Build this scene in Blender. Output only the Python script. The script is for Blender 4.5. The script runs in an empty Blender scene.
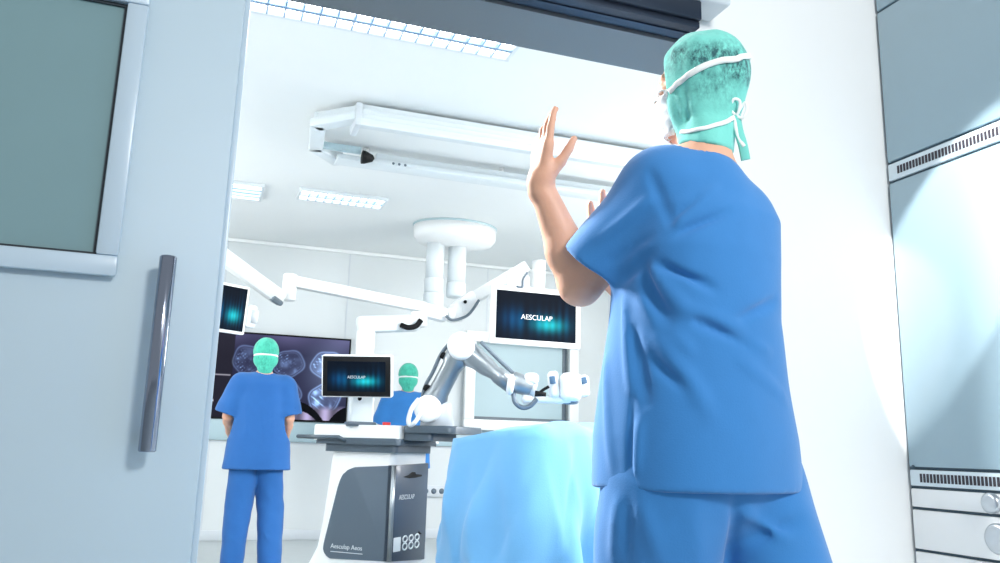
import bpy, bmesh, math, random
import numpy as np
from mathutils import Matrix, Vector
C = bpy.context.scene.collection
random.seed(4)

# ------------------------------------------------------------------ camera model
F_PX = 818.6
YAW, PITCH, ROLL = [math.radians(a) for a in (19.478, 11.574, 1.58)]
H = 0.97
cy, sy, cp, sp = math.cos(YAW), math.sin(YAW), math.cos(PITCH), math.sin(PITCH)
FWD = np.array([sy*cp, cy*cp, sp]); r0 = np.array([cy, -sy, 0.]); u0 = np.cross(r0, FWD)
RGT = math.cos(ROLL)*r0 + math.sin(ROLL)*u0
UPV = -math.sin(ROLL)*r0 + math.cos(ROLL)*u0
CAM = np.array([0., 0., H])
def ray(x, y): return FWD + RGT*(x-500)/F_PX + UPV*(281.5-y)/F_PX
def atZ(x, y, z): d = ray(x, y); return CAM + d*(z-H)/d[2]
def atY(x, y, Y): d = ray(x, y); return CAM + d*Y/d[1]
def atX(x, y, X): d = ray(x, y); return CAM + d*X/d[0]
def atD(x, y, D): return CAM + ray(x, y)*D
cam_d = bpy.data.cameras.new('camera'); cam_o = bpy.data.objects.new('camera', cam_d); C.objects.link(cam_o)
cam_d.sensor_width = 36; cam_d.lens = F_PX*36/1000; cam_d.clip_start = .05
mm = Matrix.Identity(4)
for i in range(3):
    mm[i][0], mm[i][1], mm[i][2], mm[i][3] = RGT[i], UPV[i], -FWD[i], CAM[i]
cam_o.matrix_world = mm
bpy.context.scene.camera = cam_o

# ------------------------------------------------------------------ materials
def s2l(c): return tuple(((v/255)/12.92 if v/255 <= .04045 else ((v/255+.055)/1.055)**2.4) for v in c) + (1,)
def mat(name, rgb, rough=.5, metal=0, spec=.5, bump=0, bscale=40, var=0, vscale=6, coat=0, emit=0, sss=0, aniso=None, sheen=0):
    m = bpy.data.materials.new(name); m.use_nodes = True; nt = m.node_tree; b = nt.nodes['Principled BSDF']
    col = s2l(rgb); b.inputs['Base Color'].default_value = col
    b.inputs['Roughness'].default_value = rough; b.inputs['Metallic'].default_value = metal
    b.inputs['Specular IOR Level'].default_value = spec; b.inputs['Coat Weight'].default_value = coat
    b.inputs['Coat Roughness'].default_value = .05
    if sheen: b.inputs['Sheen Weight'].default_value = sheen
    if sss: b.inputs['Subsurface Weight'].default_value = sss; b.inputs['Subsurface Radius'].default_value = (.012, .006, .003)
    if emit: b.inputs['Emission Color'].default_value = col; b.inputs['Emission Strength'].default_value = emit
    if bump or var:
        tc = nt.nodes.new('ShaderNodeTexCoord'); mp = nt.nodes.new('ShaderNodeMapping')
        nt.links.new(tc.outputs['Object'], mp.inputs['Vector'])
        if aniso: mp.inputs['Scale'].default_value = aniso
    if bump:
        n = nt.nodes.new('ShaderNodeTexNoise'); n.inputs['Scale'].default_value = bscale; n.inputs['Detail'].default_value = 4
        bp = nt.nodes.new('ShaderNodeBump'); bp.inputs['Strength'].default_value = bump; bp.inputs['Distance'].default_value = .01
        nt.links.new(mp.outputs[0], n.inputs['Vector']); nt.links.new(n.outputs['Fac'], bp.inputs['Height']); nt.links.new(bp.outputs[0], b.inputs['Normal'])
    if var:
        n = nt.nodes.new('ShaderNodeTexNoise'); n.inputs['Scale'].default_value = vscale; n.inputs['Detail'].default_value = 5
        nt.links.new(mp.outputs[0], n.inputs['Vector'])
        mx = nt.nodes.new('ShaderNodeMix'); mx.data_type = 'RGBA'
        mx.inputs['A'].default_value = tuple(v*(1-var) for v in col[:3])+(1,); mx.inputs['B'].default_value = tuple(min(1, v*(1+var)) for v in col[:3])+(1,)
        nt.links.new(n.outputs['Fac'], mx.inputs['Factor']); nt.links.new(mx.outputs['Result'], b.inputs['Base Color'])
    return m
M = dict(
    wall=mat('white_wall_paint', (238, 241, 242), .55, var=.012),
    roomwall=mat('wall_panel_laminate', (214, 220, 222), .4, var=.015),
    ceil=mat('ceiling_paint', (236, 240, 241), .6, var=.01),
    floor=mat('floor_vinyl', (178, 186, 188), .35, var=.06, vscale=9),
    band=mat('wall_band', (172, 196, 204), .4, var=.02),
    door=mat('door_laminate', (184, 204, 216), .5, var=.02, vscale=3),
    doorframe=mat('door_window_frame', (186, 205, 219), .3),
    doorglass=mat('frosted_door_glass', (122, 154, 160), .12, spec=.6, var=.03, coat=.3),
    gasket=mat('dark_gasket', (40, 50, 58), .5),
    steel=mat('brushed_steel', (190, 196, 202), .28, 1, bump=.03, bscale=60, aniso=(1, 40, 40)),
    soffit=mat('dark_brushed_steel', (120, 128, 135), .5, .45, bump=.04, bscale=50, aniso=(1, 40, 40)),
    chrome=mat('polished_steel', (138, 146, 162), .14, 1, var=.05),
    rail=mat('dark_rail', (48, 58, 74), .35, .6, var=.05),
    rubber=mat('black_rubber', (14, 16, 19), .6, spec=.2, var=.1),
    grey=mat('grey_plastic', (98, 112, 124), .4, var=.03),
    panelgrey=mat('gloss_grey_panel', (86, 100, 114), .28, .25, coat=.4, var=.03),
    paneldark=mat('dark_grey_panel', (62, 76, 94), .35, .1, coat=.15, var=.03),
    slate=mat('slate_trim', (74, 88, 100), .35, .2, var=.04),
    white=mat('white_plastic', (240, 242, 243), .3, coat=.2, var=.01),
    offwhite=mat('off_white_enamel', (222, 230, 234), .35, coat=.15, var=.01),
    lightgrey=mat('light_grey_plastic', (205, 212, 218), .4, var=.02),
    silver=mat('silver_tube', (150, 158, 164), .3, .75, var=.03),
    teal_panel=mat('teal_shade_panel', (152, 178, 191), .2, coat=.3, var=.025, vscale=2),  # darkened teal; carries the middle panel's shade in its colour
    cabinet=mat('cabinet_enamel', (216, 230, 238), .3, coat=.15, var=.01),
    slot=mat('dark_slot', (52, 48, 58), .6),
    seam=mat('dark_seam', (60, 82, 96), .6),
    blue=mat('scrub_cotton', (48, 124, 192), .85, bump=.07, bscale=320, var=.05, vscale=20, sheen=.25),
    blue2=mat('scrub_cotton_deep', (26, 92, 160), .85, bump=.1, bscale=300, var=.06, vscale=20, sheen=.15),
    bluegown=mat('gown_blue', (44, 120, 192), .85, bump=.1, bscale=300, var=.05, vscale=20, sheen=.15),
    drape=mat('drape_nonwoven', (98, 160, 208), .8, bump=.1, bscale=150, var=.04, vscale=8, sheen=.2),
    skin=mat('skin', (224, 172, 146), .5, bump=.06, bscale=140, var=.10, vscale=30, sss=.15),
    mask=mat('mask_nonwoven', (236, 242, 242), .8, bump=.06, bscale=200),
    strap=mat('white_tie', (240, 244, 244), .8, bump=.05, bscale=200),
    shoe=mat('shoe_white', (214, 220, 222), .5, var=.03),
    shoed=mat('shoe_dark', (52, 60, 70), .5, var=.05),
    red=mat('red_button', (200, 40, 36), .4, var=.03),
    minib=mat('small_display', (74, 104, 132), .2, coat=.3, var=.05),
    textw=mat('white_print', (228, 234, 238), .5, var=.01),
    hair=mat('dark_hair', (58, 46, 38), .7, var=.2),
)
def emis(name, rgb, s):
    m = bpy.data.materials.new(name); m.use_nodes = True; nt = m.node_tree; b = nt.nodes['Principled BSDF']
    b.inputs['Base Color'].default_value = s2l(rgb); b.inputs['Emission Color'].default_value = s2l(rgb); b.inputs['Emission Strength'].default_value = s
    return m
M['lamp'] = emis('lamp_diffuser', (250, 252, 255), 5.0)
M['louvre'] = mat('louvre_blade', (150, 176, 204), .3, .5, var=.03)
def capmat(name, amount, rgb=(116, 208, 198), dark=(30, 88, 94), sc=55):
    # teal non-woven hood, dark hair seen through it in patches
    m = mat(name, rgb, .8, bump=.12, bscale=120, sheen=.2); nt = m.node_tree; b = nt.nodes['Principled BSDF']
    tc = nt.nodes.new('ShaderNodeTexCoord')
    n1 = nt.nodes.new('ShaderNodeTexNoise'); n1.inputs['Scale'].default_value = 14; n1.inputs['Detail'].default_value = 3
    n2 = nt.nodes.new('ShaderNodeTexNoise'); n2.inputs['Scale'].default_value = sc; n2.inputs['Detail'].default_value = 8; n2.inputs['Roughness'].default_value = .7
    mp = nt.nodes.new('ShaderNodeMapping'); mp.inputs['Scale'].default_value = (1.8, 1.8, .9); mp.inputs['Rotation'].default_value = (.5, .3, 0)
    nt.links.new(tc.outputs['Object'], n1.inputs['Vector']); nt.links.new(tc.outputs['Object'], mp.inputs['Vector']); nt.links.new(mp.outputs[0], n2.inputs['Vector'])
    at = nt.nodes.new('ShaderNodeAttribute'); at.attribute_name = 'hair'
    r = nt.nodes.new('ShaderNodeMapRange'); r.inputs['From Min'].default_value = .34; r.inputs['From Max'].default_value = .62; nt.links.new(n1.outputs['Fac'], r.inputs['Value'])
    r2 = nt.nodes.new('ShaderNodeMapRange'); r2.inputs['From Min'].default_value = .38; r2.inputs['From Max'].default_value = .66; nt.links.new(n2.outputs['Fac'], r2.inputs['Value'])
    def mul(a, bb):
        k = nt.nodes.new('ShaderNodeMath'); k.operation = 'MULTIPLY'
        nt.links.new(a, k.inputs[0])
        if isinstance(bb, float): k.inputs[1].default_value = bb
        else: nt.links.new(bb, k.inputs[1])
        return k.outputs[0]
    k = mul(mul(mul(r.outputs[0], r2.outputs[0]), at.outputs['Fac']), amount)
    mx = nt.nodes.new('ShaderNodeMix'); mx.data_type = 'RGBA'; mx.inputs['A'].default_value = s2l(rgb); mx.inputs['B'].default_value = s2l(dark)
    nt.links.new(k, mx.inputs['Factor']); nt.links.new(mx.outputs['Result'], b.inputs['Base Color'])
    return m
M['cap'] = capmat('hood_nonwoven', 1.9)
M['cap2'] = capmat('cap_nonwoven', .8, (74, 196, 170), (30, 130, 112), 40)
def picmat(name, strength):
    m = bpy.data.materials.new(name); m.use_nodes = True; nt = m.node_tree; b = nt.nodes['Principled BSDF']
    a = nt.nodes.new('ShaderNodeAttribute'); a.attribute_name = 'picture'
    b.inputs['Base Color'].default_value = (.004, .005, .007, 1); b.inputs['Roughness'].default_value = .5; b.inputs['Specular IOR Level'].default_value = .02
    nt.links.new(a.outputs['Color'], b.inputs['Emission Color']); b.inputs['Emission Strength'].default_value = strength
    return m
M['screen'] = picmat('lit_screen_picture', 1.0)

# ------------------------------------------------------------------ object helpers
def V(a): return Vector((float(a[0]), float(a[1]), float(a[2])))
def thing(name, loc, label, cat, group=None):
    o = bpy.data.objects.new(name, None); C.objects.link(o); o.location = V(loc); o.empty_display_size = .1
    o['label'] = label; o['category'] = cat
    if group: o['group'] = group
    return o
def world_loc(o):
    v = Vector((0, 0, 0))
    while o: v += o.location; o = o.parent
    return v
def link_mesh(name, me, material, parent=None, smooth=True):
    o = bpy.data.objects.new(name, me); C.objects.link(o)
    if material: me.materials.append(M[material] if isinstance(material, str) else material)
    if smooth: me.polygons.foreach_set('use_smooth', [True]*len(me.polygons))
    if parent:
        o.parent = parent; me.transform(Matrix.Translation(-world_loc(parent)))
    return o
def part(name, bm, material, parent=None, smooth=True, label=None, sharp=35):
    if smooth:
        for e in bm.edges:
            if len(e.link_faces) == 2 and e.calc_face_angle(0) > math.radians(sharp): e.smooth = False
    me = bpy.data.meshes.new(name); bm.normal_update(); bm.to_mesh(me); bm.free()
    o = link_mesh(name, me, material, parent, smooth)
    if label: o['label'] = label
    return o
def struct(name, bm, material, parent=None, smooth=True):
    o = part(name, bm, material, parent, smooth); o['kind'] = 'structure'; return o
def tag(o, label, cat, group=None):
    o['label'] = label; o['category'] = cat
    if group: o['group'] = group
    return o
def NB(): return bmesh.new()
def box(bm, c, s, R=None, bev=0, seg=2):
    g = bmesh.ops.create_cube(bm, size=1); vs = g['verts']
    R = np.eye(3) if R is None else np.array(R)      # columns are the box axes
    if bev:
        es = {e for v in vs for e in v.link_edges}
        for v in vs: v.co = Vector((v.co.x*s[0], v.co.y*s[1], v.co.z*s[2]))
        r = bmesh.ops.bevel(bm, geom=list(es), offset=min(bev, min(s)*.49), segments=seg, profile=.5, affect='EDGES')
        vs = list({v for v in vs if v.is_valid} | {v for v in r['verts'] if v.is_valid})
    else:
        for v in vs: v.co = Vector((v.co.x*s[0], v.co.y*s[1], v.co.z*s[2]))
    m = Matrix([list(r) for r in R]); cc = V(c)
    for v in vs: v.co = m @ v.co + cc
    return bm
def boxb(bm, lo, hi, bev=0, seg=2):
    lo = np.array(lo, float); hi = np.array(hi, float)
    return box(bm, (lo+hi)/2, hi-lo, None, bev, seg)
def basis(d):
    d = np.array(d, float); d /= np.linalg.norm(d); a = np.array([0, 0, 1.]) if abs(d[2]) < .9 else np.array([1., 0, 0])
    x = np.cross(a, d); x /= np.linalg.norm(x); return x, np.cross(d, x), d
def cyl(bm, a, b, ra, rb=None, n=24, bev=0):
    rb = ra if rb is None else rb
    a = np.array(a, float); b = np.array(b, float); x, y, d = basis(b-a); L = np.linalg.norm(b-a)
    prof = [(0, 0), (ra-bev, 0), (ra, bev), (rb, L-bev), (rb-bev, L), (0, L)] if bev else [(0, 0), (ra, 0), (rb, L), (0, L)]
    return lathe(bm, a, (x, y, d), prof, n)
def lathe(bm, o, ax, prof, n=24, sx=1, sy=1):
    x, y, d = [np.array(q, float) for q in ax]; rings = []
    for r, h in prof:
        if r == 0: rings.append([bm.verts.new(V(o+d*h))])
        else: rings.append([bm.verts.new(V(o+d*h+x*(r*sx*math.cos(t))+y*(r*sy*math.sin(t)))) for t in (2*math.pi*k/n for k in range(n))])
    for A, B in zip(rings, rings[1:]):
        for k in range(n):
            k2 = (k+1) % n
            if len(A) == 1 and len(B) == 1: continue
            if len(A) == 1: bm.faces.new((A[0], B[k2], B[k]))
            elif len(B) == 1: bm.faces.new((A[k], A[k2], B[0]))
            else: bm.faces.new((A[k], A[k2], B[k2], B[k]))
    return bm
def smooth_path(pts, n=8):
    P = [np.array(p, float) for p in pts]
    if len(P) < 3: return P
    out = []
    for i in range(len(P)-1):
        p0 = P[max(i-1, 0)]; p1 = P[i]; p2 = P[i+1]; p3 = P[min(i+2, len(P)-1)]
        for k in range(n):
            t = k/n
            out.append(.5*((2*p1)+(-p0+p2)*t+(2*p0-5*p1+4*p2-p3)*t*t+(-p0+3*p1-3*p2+p3)*t**3))
    out.append(P[-1]); return out
def tube(bm, pts, r, n=10, smooth=True, flat=None, nrm=None):
    P = smooth_path(pts) if smooth else [np.array(p, float) for p in pts]
    rings = []; prev = None
    for i, p in enumerate(P):
        d = P[min(i+1, len(P)-1)]-P[max(i-1, 0)]; d = d/(np.linalg.norm(d)+1e-9)
        if nrm is not None: y = np.array(nrm[min(i*len(nrm)//len(P), len(nrm)-1)], float)
        elif prev is None: y = basis(d)[1]
        else: y = prev
        y = y-d*(y@d); y /= np.linalg.norm(y)+1e-9; x = np.cross(y, d); prev = y
        rr = r[i*len(r)//len(P)] if isinstance(r, (list, tuple)) else r
        rx, ry = (rr, rr) if flat is None else (rr, rr*flat)
        rings.append([bm.verts.new(V(p+x*rx*math.cos(t)+y*ry*math.sin(t))) for t in (2*math.pi*k/n for k in range(n))])
    for A, B in zip(rings, rings[1:]):
        for k in range(n): bm.faces.new((A[k], A[(k+1) % n], B[(k+1) % n], B[k]))
    bm.faces.new(rings[0][::-1]); bm.faces.new(rings[-1]); return bm
def prism(bm, outline, o, ax, depth, bev=0):
    x, y, z = [np.array(q, float) for q in ax]; o = np.array(o, float)
    f = [bm.verts.new(V(o+x*p[0]+y*p[1]+z*depth)) for p in outline]; b = [bm.verts.new(V(o+x*p[0]+y*p[1])) for p in outline]
    top = bm.faces.new(f); bot = bm.faces.new(b[::-1]); n = len(f)
    for k in range(n): bm.faces.new((b[k], b[(k+1) % n], f[(k+1) % n], f[k]))
    if bev: bmesh.ops.bevel(bm, geom=list(top.edges), offset=bev, segments=2, profile=.5, affect='EDGES')
    bmesh.ops.recalc_face_normals(bm, faces=bm.faces[:]); return bm
def rrect(w, h, r, n=6, cx=0, cy=0, radii=None):
    rs = radii or (r, r, r, r); out = []
    for q, (sx, sy) in enumerate(((1, 1), (-1, 1), (-1, -1), (1, -1))):
        rr = rs[q]; ox, oy = cx+sx*(w/2-rr), cy+sy*(h/2-rr)
        for k in range(n+1):
            t = math.pi/2*q+math.pi/2*k/n; out.append((ox+rr*math.cos(t), oy+rr*math.sin(t)))
    return out
def frame(bm, o, ax, w, h, t, depth, bev=0):
    # rectangular frame lying in the x,y axes, bottom-left at o, standing out along z
    x, y, z = [np.array(q, float) for q in ax]; R = np.array([x, y, z]).T; o = np.array(o, float)
    for (a, b, ww, hh) in ((0, 0, w, t), (0, h-t, w, t), (0, t, t, h-2*t), (w-t, t, t, h-2*t)):
        box(bm, o+x*(a+ww/2)+y*(b+hh/2)+z*depth/2, (ww, hh, depth), R, bev)
    return bm
def text(name, s, o, ax, size, parent, material='textw', align='CENTER', shear=0):
    cu = bpy.data.curves.new(name, 'FONT'); cu.body = s; cu.size = size; cu.align_x = align; cu.align_y = 'CENTER'; cu.extrude = .0006; cu.shear = shear
    cu.materials.append(M[material]); ob = bpy.data.objects.new(name, cu); C.objects.link(ob)
    x, y, z = ax; m = Matrix.Identity(4); oo = np.array(o)-np.array(world_loc(parent))
    for i in range(3): m[i][0], m[i][1], m[i][2], m[i][3] = x[i], y[i], z[i], oo[i]
    bpy.context.view_layer.update(); me = bpy.data.meshes.new_from_object(ob.evaluated_get(bpy.context.evaluated_depsgraph_get()))
    bpy.data.objects.remove(ob); me.transform(m); ob = bpy.data.objects.new(name, me); C.objects.link(ob); ob.parent = parent
    if not me.materials: me.materials.append(M[material])
    return ob
def picture(name, o, ax, w, h, fn, parent, nx=96, ny=60, thick=.004):
    # a lit flat screen: a thin slab whose front shows the picture the screen shows
    x, y, z = [np.array(q, float) for q in ax]; o = np.array(o, float)
    uu, vv = np.meshgrid(np.linspace(0, 1, nx), np.linspace(0, 1, ny))
    P = o+uu[..., None]*w*x+vv[..., None]*h*y+z*thick; P = P.reshape(-1, 3)
    idx = np.arange(nx*ny).reshape(ny, nx)
    faces = np.stack([idx[:-1, :-1], idx[:-1, 1:], idx[1:, 1:], idx[1:, :-1]], -1).reshape(-1, 4).tolist()
    b = len(P); back = np.array([o, o+x*w, o+x*w+y*h, o+y*h]); P = np.vstack([P, back])
    faces += [[b, b+3, b+2, b+1], [b, b+1]+idx[0, ::-1].tolist(), [b+1, b+2]+idx[::-1, -1].tolist(), [b+2, b+3]+idx[-1, :].tolist(), [b+3, b]+idx[:, 0].tolist()]
    me = bpy.data.meshes.new(name); me.from_pydata(P.tolist(), [], faces)
    col = np.ones((len(P), 4), np.float32); rgb = np.clip(fn(uu, vv), 0, 1).reshape(-1, 3)
    col[:b, :3] = np.where(rgb <= .04045, rgb/12.92, ((rgb+.055)/1.055)**2.4); col[b:, :3] = 0
    at = me.color_attributes.new('picture', 'FLOAT_COLOR', 'POINT'); at.data.foreach_set('color', col.ravel())
    return link_mesh(name, me, 'screen', parent, False)

# ------------------------------------------------------------------ implicit-surface toolkit (numpy)
def A3(p): return np.array(p, float)
def cap(P, a, b, ra, rb=None):
    rb = ra if rb is None else rb; a = A3(a); b = A3(b); ab = b-a
    t = np.clip((P-a)@ab/(ab@ab+1e-12), 0, 1); d = P-a-t[:, None]*ab
    return np.sqrt((d*d).sum(1))-(ra+t*(rb-ra))
def ell(P, c, r, R=None):
    q = P-A3(c)
    if R is not None: q = q@R
    r = A3(r); k0 = np.sqrt(((q/r)**2).sum(1)); k1 = np.sqrt(((q/r**2)**2).sum(1))+1e-9
    return k0*(k0-1)/k1
def smin(a, b, k): h = np.clip(.5+.5*(b-a)/k, 0, 1); return b+(a-b)*h-k*h*(1-h)
def smax(a, b, k): return -smin(-a, -b, k)
def chain(P, pts, rs, k=.01):
    d = None
    for i in range(len(pts)-1):
        e = cap(P, pts[i], pts[i+1], rs[i], rs[i+1]); d = e if d is None else smin(d, e, k)
    return d
def wob(P, fr, seed=0, an=(1, 1, 1)):
    r = np.random.RandomState(seed); o = np.zeros(len(P)); Q = P*A3(an)
    for i in range(5):
        k = r.normal(size=3); k = k/np.linalg.norm(k)*fr*(.6+.9*r.rand()); o += np.sin(Q@k+r.rand()*6.28)
    return o/2.5
def segd(P, a, b):
    a = A3(a); b = A3(b); ab = b-a; t = np.clip((P-a)@ab/(ab@ab+1e-12), 0, 1); d = P-a-t[:, None]*ab
    return np.sqrt((d*d).sum(1)), t
def surfnet(f, lo, hi, h):
    lo = A3(lo); hi = A3(hi); B = 8
    nb = np.ceil((hi-lo)/(h*B)).astype(int); n = nb*B
    g = [lo[i]+h*(np.arange(nb[i])*B+(B-1)/2) for i in range(3)]
    cen = np.stack(np.meshgrid(*g, indexing='ij'), -1).reshape(-1, 3)
    dc = np.concatenate([f(cen[i:i+60000]) for i in range(0, len(cen), 60000)])
    D = np.repeat(np.repeat(np.repeat(dc.reshape(nb), B, 0), B, 1), B, 2).astype(np.float32)
    act = np.argwhere(np.abs(dc.reshape(nb)) < h*B*.9+.022)
    loc = np.stack(np.meshgrid(*[np.arange(B)]*3, indexing='ij'), -1).reshape(-1, 3)
    for i in range(0, len(act), 120):
        ii = (act[i:i+120, None, :]*B+loc[None]).reshape(-1, 3)
        D[ii[:, 0], ii[:, 1], ii[:, 2]] = f(lo+ii*h)
    S = D < 0
    S[0] = S[-1] = False; S[:, 0] = S[:, -1] = False; S[:, :, 0] = S[:, :, -1] = False
    cnt = np.zeros(n-1, np.int8)
    offs = [(a, b, c) for a in (0, 1) for b in (0, 1) for c in (0, 1)]
    for a, b, c in offs: cnt += S[a:n[0]-1+a, b:n[1]-1+b, c:n[2]-1+c]
    cells = np.argwhere((cnt > 0) & (cnt < 8)); idm = np.full(n-1, -1, np.int32); idm[cells[:, 0], cells[:, 1], cells[:, 2]] = np.arange(len(cells))
    acc = np.zeros((len(cells), 3)); num = np.zeros(len(cells))
    for e0 in offs:
        for ax in range(3):
            if e0[ax]: continue
            e1 = list(e0); e1[ax] = 1
            p = cells+np.array(e0); q = cells+np.array(e1)
            dp = D[p[:, 0], p[:, 1], p[:, 2]].astype(float); dq = D[q[:, 0], q[:, 1], q[:, 2]].astype(float)
            sp_ = S[p[:, 0], p[:, 1], p[:, 2]]; sq_ = S[q[:, 0], q[:, 1], q[:, 2]]
            x = sp_ != sq_; t = np.clip(np.where(np.abs(dp-dq) > 1e-9, dp/(dp-dq+1e-12), .5), 0, 1)
            acc[x] += np.array(e0)+np.eye(3)[ax]*t[x, None]; num[x] += 1
    verts = lo+(cells+acc/np.maximum(num, 1)[:, None])*h
    quads = []
    for ax in range(3):
        b, c = (ax+1) % 3, (ax+2) % 3
        s0 = [slice(None)]*3; s1 = [slice(None)]*3; s0[ax] = slice(0, -1); s1[ax] = slice(1, None)
        for sgn in (0, 1):
            e = np.argwhere((S[tuple(s0)] if sgn == 0 else ~S[tuple(s0)]) & (~S[tuple(s1)] if sgn == 0 else S[tuple(s1)]))
            e = e[(e[:, b] > 0) & (e[:, c] > 0)]
            q = []
            for db, dcc in ((-1, -1), (0, -1), (0, 0), (-1, 0)):
                k = e.copy(); k[:, b] += db; k[:, c] += dcc; k = np.minimum(k, n-2); q.append(idm[k[:, 0], k[:, 1], k[:, 2]])
            q = np.stack(q, 1)
            if sgn: q = q[:, ::-1]
            quads.append(q[(q >= 0).all(1)])
    return verts, np.concatenate(quads)
def sdf_part(name, f, lo, hi, h, material, parent, frm, attr=None, relax=1):
    v, q = surfnet(f, lo, hi, h)
    for _ in range(relax):                       # light smoothing of the net
        acc = np.zeros_like(v); num = np.zeros(len(v))
        for a in range(4):
            i, j = q[:, a], q[:, (a+1) % 4]
            np.add.at(acc, i, v[j]); np.add.at(num, i, 1); np.add.at(acc, j, v[i]); np.add.at(num, j, 1)
        v = .5*v+.5*acc/np.maximum(num, 1)[:, None]
    w = frm.to_world(v)
    me = bpy.data.meshes.new(name); me.from_pydata(w.tolist(), [], q.tolist())
    if attr is not None:
        a = me.attributes.new('hair', 'FLOAT', 'POINT'); a.data.foreach_set('value', attr(v).astype(np.float32))
    return link_mesh(name, me, material, parent)
class Frame3:
    def __init__(s, o, phi): s.o = A3(o); s.rt = A3((math.cos(phi), math.sin(phi), 0)); s.fw = A3((-math.sin(phi), math.cos(phi), 0)); s.R = np.array([s.rt, s.fw, [0, 0, 1.]])
    def to_world(s, v): return s.o+v@s.R
    def to_local(s, p): return (A3(p)-s.o)@s.R.T
    def dirl(s, d): return A3(d)@s.R.T

# ------------------------------------------------------------------ THE SETTING
FY = 2.2; WT = .22                 # front wall: corridor face and thickness
XJ = float(atY(684, 90, 2.42)[0]); XL = -.10               # door opening
ZH = 2.335                         # underside of the header
CX = 2.25                          # corridor side wall
BY = 8.97; RX0, RX1, ZC = -2.4, 6.2, 3.1
bm = NB(); boxb(bm, (-4, -4, -.1), (RX1+.1, BY+.1, 0)); struct('floor', bm, 'floor', smooth=False)
bm = NB(); boxb(bm, (RX0-.1, FY, ZC), (RX1+.1, BY+.1, ZC+.1)); struct('ceiling', bm, 'ceil', smooth=False)
bm = NB(); boxb(bm, (RX0-.1, BY, 0), (RX1+.1, BY+.1, ZC)); wb = struct('wall_back', bm, 'roomwall', smooth=False)
bm = NB(); boxb(bm, (RX0-.1, FY+WT, 0), (RX0, BY, ZC)); struct('wall_left', bm, 'roomwall', smooth=False)
bm = NB(); boxb(bm, (RX1, FY+WT, 0), (RX1+.1, BY, ZC)); struct('wall_right', bm, 'roomwall', smooth=False)
bm = NB()
boxb(bm, (RX0-.1, FY, 0), (XL, FY+WT, ZC)); boxb(bm, (XJ, FY, 0), (RX1+.1, FY+WT, ZC)); boxb(bm, (XL, FY, ZH), (XJ, FY+WT, ZC))
struct('wall_front', bm, 'wall', smooth=False)
bm = NB(); boxb(bm, (CX+.03, -1.6, 0), (CX+.18, FY, ZC)); struct('wall_corridor', bm, 'wall', smooth=False)
# joints between the wall panels on the far wall
bm = NB()
for x in (atY(348, 290, BY)[0], atY(204, 500, BY)[0], atY(488, 270, BY)[0], atY(300, 470, BY)[0]+3.6): boxb(bm, (x-.006, BY-.004, 0), (x+.006, BY, ZC))
boxb(bm, (RX0, BY-.004, .965), (RX1, BY, .975)); struct('trim_1', bm, 'lightgrey', smooth=False)
bm = NB(); boxb(bm, (RX0, BY-.03, .985), (RX1, BY, 1.2), .006); struct('trim_2', bm, 'band')
bm = NB(); boxb(bm, (RX0, BY-.012, 0), (RX1, BY, .10), .004); struct('baseboard_back', bm, 'lightgrey')
bm = NB(); boxb(bm, (RX0, BY-.04, ZC-.04), (RX1, BY, ZC), .01); struct('trim_3', bm, 'ceil')
# wall hatch with a grey pane
h0 = atY(471, 421, BY); h1 = atY(566, 349, BY); hx0, hx1, hz0, hz1 = h0[0], h1[0], h0[2]+.02, h1[2]
bm = NB(); frame(bm, (hx0-.12, BY-.06, hz0-.12), ((1, 0, 0), (0, 0, 1), (0, -1, 0)), hx1-hx0+.24, hz1-hz0+.24, .12, .06, .008)
wn = struct('window_1', bm, 'white')
bm = NB(); boxb(bm, (hx0, BY-.012, hz0), (hx1, BY-.002, hz1)); struct('pane', bm, 'band', wn, False)
bm = NB(); boxb(bm, (hx1-.05, BY-.022, hz0), (hx1, BY-.012, hz1)); boxb(bm, (hx0, BY-.022, hz0), (hx1-.05, BY-.012, hz0+.035)); struct('recess_shade', bm, 'grey', wn, False)  # grey strips stand in for the recess shadow, right and bottom

# header: brushed steel soffit lining, black track gap, dark rail, white operator cover
XE = float(atY(700, 28, FY-.1)[0]); XC = float(atY(733, 20, FY-.13)[0])
bm = NB(); boxb(bm, (XL, FY-.005, ZH-.012), (XJ, FY+WT+.005, ZH)); struct('trim_4', bm, 'soffit', smooth=False)
bm = NB(); boxb(bm, (-2.2, FY-.10, ZH+.0), (XE, FY-.002, ZH+.022), .003); boxb(bm, (-2.2, FY-.115, ZH+.022), (XE, FY-.085, ZH+.09), .006); boxb(bm, (-2.2, FY-.06, ZH-.004), (XE-.01, FY-.02, ZH+.004))
struct('trim_5', bm, 'rail')
bm = NB(); boxb(bm, (-2.2, FY-.13, ZH+.09), (XC-.33, FY-.002, ZH+.34), .03, 4); struct('trim_6', bm, 'white')
bm = NB(); boxb(bm, (XC-.327, FY-.128, ZH+.09), (XC, FY-.002, ZH+.34), .012, 3); struct('trim_7', bm, 'lightgrey')
# jamb linings
bm = NB(); boxb(bm, (XJ-.012, FY-.004, 0), (XJ, FY+WT+.004, ZH-.012)); struct('trim_8', bm, 'lightgrey', smooth=False)

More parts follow.
